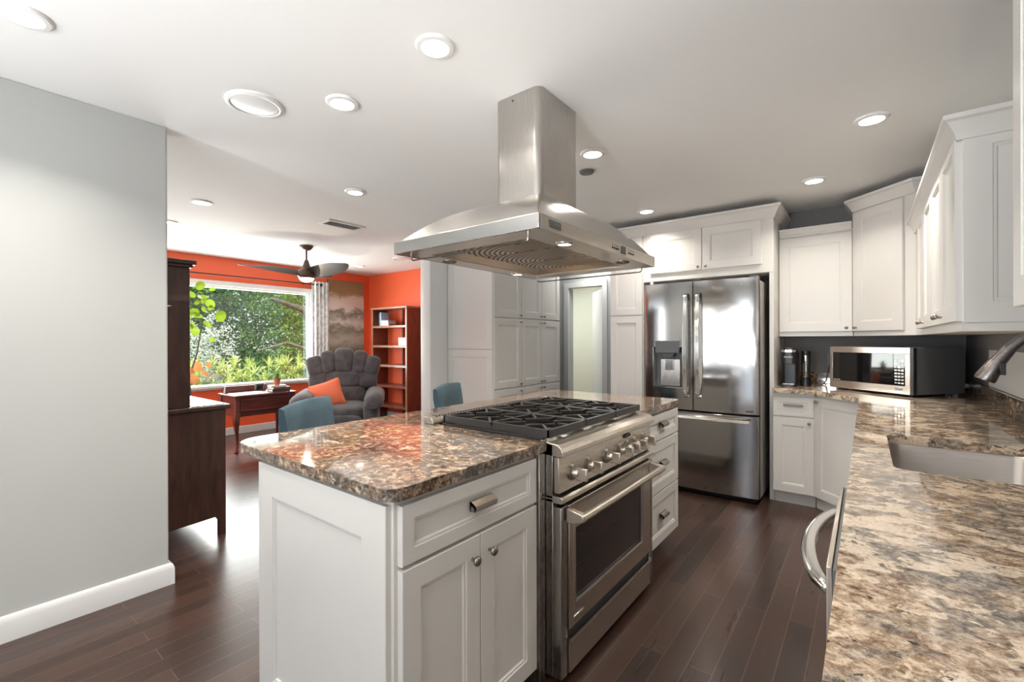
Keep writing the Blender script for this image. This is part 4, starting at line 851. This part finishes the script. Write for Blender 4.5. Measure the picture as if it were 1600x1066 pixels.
# curtain and rod
rz = 2.185
t = thing('curtain_rod', 'black curtain rod with round finial above the picture window', 'curtain rod', (2.6, YW-.08, rz))
MB().tube([(1.0, YW-.085, rz), (3.86, YW-.085, rz)], .009, 10).build('rod', 'rod', t)
for x in (1.0, 3.86): MB().sell((x, YW-.085, rz), (.05, .05, .05), 1, 1, 14, 8).build('finial', 'rod', t)
for x in (1.05, 3.60): MB().box(x-.01, x+.01, YW-.09, YW-.001, rz-.008, rz+.008).build('bracket', 'rod', t)
def curtn(x0, x1, label):
    cu = thing('curtain', label, 'curtain', ((x0+x1)/2, YW-.085, 0)); n = 72; a = []; b = []
    for k in range(n+1):
        s_ = k/n; x = x0+(x1-x0)*s_; y = YW-.085+.036*math.sin(s_*PI*9); a.append((x, y-.0015)); b.append((x, y+.0015))
    poly = a+b[::-1]; m_ = len(poly)
    zs = [.06, .5, 1.0, 1.5, 1.9, 2.235]; MB().loft([[(x, y, z) for x, y in poly] for z in zs]).build('cloth', 'curt', cu, smooth=60)
curtn(3.70, 3.975, 'white patterned pleated curtain hanging right of the picture window')
# ceiling fan
fx, fy = 2.80, 5.31
t = thing('ceiling_fan', 'bronze three blade ceiling fan with a lit lamp', 'ceiling fan', (fx, fy, 2.44))
MB().lathe((fx, fy, 2.44), [(.0, -.055), (.03, -.055), (.05, -.045), (.075, -.012), (.078, -.001), (0, -.001)], 28).build('canopy', 'fanm', t)
MB().cyl((fx, fy, 2.24), .011, .15, 14).build('downrod', 'fanm', t)
mt = MB().lathe((fx, fy, 2.05), [(0, -.001), (.085, .0), (.105, .035), (.10, .075), (.075, .105), (.05, .12), (.045, .14), (.022, .215), (.015, .22), (0, .22)], 30).build('motor_housing', 'fanm', t)
MB().lathe((fx, fy, 2.05), [(0, -.045), (.03, -.043), (.065, -.030), (.084, -.004), (.084, .0), (0, .0)], 28).build('lamp_shade', 'emitw', t)
FR = Vector((.613, -.79)); FF = Vector((.79, .613))
for dg in (30, 150, 270):
    # angle measured from the viewer's left towards the viewer
    a = math.radians(dg); d = -FR*math.cos(a)-FF*math.sin(a); sdv = Vector((-d.y, d.x)); rg = []
    for k in range(13):
        s_ = k/12; r = .05+.66*s_; wd_ = .075+.075*math.sin(min(1, s_*1.5)*PI/2)*(1 if s_ < .6 else 1-1.0*((s_-.6)/.4)**2.2)-.045*s_; wd_ = max(.012, wd_)
        zc = 2.105+.055*s_**.8; sw = .06*math.sin(s_*PI)*.6; tw = -math.radians(30*(1-s_)+12)
        c = Vector((fx, fy))+d*r+sdv*sw; pr = []
        for p_, q_ in ((-1, 0), (-.5, .25), (.2, .3), (1, 0), (.2, -.3), (-.5, -.25)):
            pr.append((c.x+sdv.x*p_*wd_*math.cos(tw), c.y+sdv.y*p_*wd_*math.cos(tw), zc+p_*wd_*math.sin(tw)*.8+q_*.02))
        rg.append(pr)
    MB().loft(rg).build('blade', 'fanb', t, smooth=60)
# counter stools
def stool(loc, rot, label):
    t = thing('counter_stool', label, 'stool', (0, 0, 0), 'slipcovered stools at the island')
    MB().sell((0, -.02, .63), (.44, .44, .12), .25, .35, 24, 10).build('seat', 'teal', t, local=True, smooth=60)
    n = 14; rg = []
    for k in range(n+1):
        s_ = k/n; z = .55+.45*s_ if k < n else 1.0; hw = .225+.022*s_; th_ = .036 if k < n-1 else (.026 if k == n-1 else .010); rk = .20-.0+.07*s_
        if k == n-1: z = .993
        row = []
        for i in range(13): u = -1+2*i/12; row.append((u*hw, rk-th_/2+.012*(1-u*u)-.012*math.cos(u*5)*s_*.3, z-(.012*u*u*s_)))
        for i in range(13): u = 1-2*i/12; row.append((u*hw, rk+th_/2+.012*(1-u*u), z-(.012*u*u*s_)))
        rg.append(row)
    MB().loft(rg).build('backrest', 'teal', t, local=True, smooth=60)
    MB().box(-.19, .19, -.20, .17, .50, .575).build('seat_frame', 'dwood', t, local=True)
    for sx in (-1, 1):
        for sy in (-1, 1):
            x, y = sx*.185, sy*.18
            MB().loft([[(x+sx*.03*(.5-z)/.5*0+a*.018, y+sy*.03*(.5-z)/.5+b*.018, z) for a, b in ((-1, -1), (1, -1), (1, 1), (-1, 1))] for z in (0, .5)]).build('leg', 'dwood', t, local=True, bevel=.002)
    MB().box(-.18, .18, -.205, -.185, .19, .215).build('stretcher', 'dwood', t, local=True)
    t.location = (*loc, 0); t.rotation_euler = (0, 0, rot); return t
s1 = stool((1.335, 2.02), math.radians(36), 'teal slipcovered stool nearest the viewer, ribbed back at the island corner')
s2 = copy_tree(s1); s2.location = (2.31, 2.03, 0); s2.rotation_euler = (0, 0, math.radians(27)); s2['label'] = 'second teal slipcovered stool, farther along the island by the pantry'
# fiddle leaf plant by the window
t = thing('potted_tree', 'tall indoor tree with large bright leaves behind the dark hutch', 'plant', (1.93, 6.45, 0))
MB().lathe((1.93, 6.45, 0), [(.12, .0), (.17, .30), (.18, .31), (.18, .34), (.16, .34), (.155, .30), (0, .30)], 24).build('pot', 'terra', t)
MB().tube([(1.93, 6.45, .3), (1.95, 6.44, .62), (1.93, 6.44, .85), (2.02, 6.45, 1.15), (2.07, 6.45, 1.5), (2.02, 6.44, 1.85)], [.014, .012, .010, .009, .007, .004], 8).build('stem', 'bark', t)
def bigleaf(mb, c, s, nrm, rot):
    n = Vector(nrm).normalized(); u = n.orthogonal().normalized(); u.rotate(Matrix.Rotation(rot, 3, n)); v = n.cross(u); c = Vector(c); k = len(mb.v)
    mb.v.append(c-n*s*.12)
    for i in range(12): a = 2*PI*i/12; mb.v.append(c+u*math.cos(a)*s*(.62 if math.cos(a) > 0 else .45)+v*math.sin(a)*s*.42)
    for i in range(12): mb.f.append((k, k+1+i, k+1+(i+1) % 12))
for mname, lst in (('leaff', ((2.06, 1.98, .14), (1.95, 1.86, .12), (2.17, 1.76, .15), (2.26, 1.62, .16), (2.00, 1.66, .11), (1.93, 1.62, .13), (2.12, 1.50, .12), (2.02, 1.42, .13), (1.95, 1.48, .10), (1.9, 1.95, .13), (1.86, 1.30, .12))), ('leaff', tuple((rnd.uniform(1.85, 2.25), rnd.uniform(1.25, 2.0), rnd.uniform(.06, .10)) for _ in range(16))), ('leafo', ((2.02, .98, .14), (2.10, .90, .13), (1.93, .93, .12), (2.16, 1.0, .10), (1.98, .84, .13)))):
    for (x, z, s) in lst:
        mb = MB(); bigleaf(mb, (x, 6.44+rnd.uniform(-.06, .06), z), s*.92, (rnd.uniform(-1.2, .8), -1, rnd.uniform(-.5, 1.1)), rnd.uniform(0, 6)); mb.build('leaf', mname, t, smooth=False)

# ================================================================== OUTDOORS
struct('ground', MB().box(-30, 40, YW+.15, 60, -.35, -.25), 'grass')
def foliage(name, m, label, blobs, n, ls, trunk=None, cat='tree', seed=1, group=None, aspect=.5):
    r = random.Random(seed); t = thing(name, label, cat, (blobs[0][0], blobs[0][1], -.25), group)
    if trunk:
        for pts, rad in trunk: MB().tube(pts, rad, 9).build('trunk', 'bark', t)
    mb = MB(); vol = [b[3]*b[4]*b[5] for b in blobs]; tot = sum(vol)
    for b, vv in zip(blobs, vol):
        cl = []
        while len(cl) < 120:
            p = Vector((r.uniform(-1, 1), r.uniform(-1, 1), r.uniform(-1, 1)))
            if p.length < 1: cl.append(p)
        for i in range(int(n*vv/tot)):
            p = r.choice(cl)+Vector((r.gauss(0, .10), r.gauss(0, .12), r.gauss(0, .075)))
            q = Vector((b[0]+p.x*b[3], b[1]+p.y*b[4], b[2]+p.z*b[5]))
            u = Vector((r.gauss(0, 1), r.gauss(0, 1), r.gauss(0, .6))).normalized(); nn_ = Vector((r.gauss(0, 1), r.gauss(0, 1), r.gauss(0, 1)+.6)); v = u.cross(nn_).normalized(); s = ls*r.uniform(.6, 1.4)
            k = len(mb.v); mb.v += [q-u*s*.5, q+v*s*aspect*.5, q+u*s*.5, q-v*s*aspect*.5]; mb.f.append((k, k+1, k+2, k+3))
    o = mb.build('foliage', m, t, smooth=False); o['kind'] = 'stuff'; return t
G = 'trees beyond the window'
foliage('dense_tree', 'leafd', 'dark green tree filling the middle of the window view', [(4.2, 13.0, 2.2, 1.9, 1.0, 2.6), (2.6, 14.2, 2.6, 2.0, 1.0, 2.8), (5.2, 14.4, 1.6, 2.2, .9, 2.2)], 42000, .085, [([(4.0, 13.2, -.25), (4.1, 13.1, 1.4), (3.9, 13.1, 2.6)], [.16, .13, .08])], seed=2, group=G)
foliage('leafy_tree', 'leaf', 'light green tree with a leaning trunk at the right of the window view', [(6.3, 12.2, 2.6, 1.3, .9, 1.9), (5.5, 12.6, .7, 1.6, .8, 1.0), (7.6, 13.5, 1.8, 1.6, 1, 2.2)], 17000, .07, [([(6.45, 11.6, -.25), (6.30, 11.5, .7), (6.28, 11.5, 1.3), (6.0, 11.5, 2.1), (5.2, 11.6, 2.35)], [.17, .14, .12, .09, .04]), ([(6.28, 11.5, 1.0), (5.6, 11.6, 1.25), (4.9, 11.7, 1.05)], [.06, .04, .02])], seed=3, group=G)
foliage('leafy_tree', 'leaf', 'light green tree at the upper left of the window view', [(3.1, 12.0, 2.9, 1.1, .7, 1.0), (.9, 13.2, 2.1, 1.5, .9, 2.2), (-1.6, 13, 2.0, 1.6, .9, 2.3)], 15000, .08, [([(1.2, 13.2, -.25), (1.3, 13.2, 2.0)], [.12, .08])], seed=4, group=G)
foliage('silver_shrub', 'leafw', 'pale silvery shrub at the left of the window view', [(3.05, 9.3, 1.0, .50, .4, .85), (2.7, 9.5, .6, .6, .4, 1.0)], 6500, .05, None, 'shrub', 5)
foliage('dense_tree', 'leafd', 'far dark green trees along the horizon outside', [(9.5, 17, 2.2, 3.5, 1.2, 3.2), (4, 18, 2.4, 3.5, 1.2, 3.2), (-3, 17, 2.2, 4, 1.2, 3.0)], 34000, .19, None, seed=6, group=G)
rnd = random.Random(9)
for i in range(10):
    x = 1.5+i*.42; y = 8.5+rnd.uniform(-.15, .2); mb = MB()
    for k in range(11): cx_ = x+rnd.uniform(-.2, .2); cy_ = y+rnd.uniform(-.2, .2); h_ = rnd.uniform(.6, 1.12); blades(mb, (cx_, cy_, -.2+h_), 30, .26, .022, 1.5, rnd, .5); blades(mb, (cx_, cy_, -.2+h_*.6), 26, .28, .022, 1.5, rnd, .5); blades(mb, (cx_, cy_, -.2+h_*.25), 22, .28, .022, 1.5, rnd, .5)
    t = thing('garden_plant', 'yellow green spiky garden plant growing just outside the window', 'plant', (x, y, -.25), 'spiky plants below the window')
    MB().tube([(x, y, -.25), (x, y, .5)], .012, 6).build('stem', 'leaf', t); o = mb.build('foliage', 'leafy', t, smooth=False); o['kind'] = 'stuff'
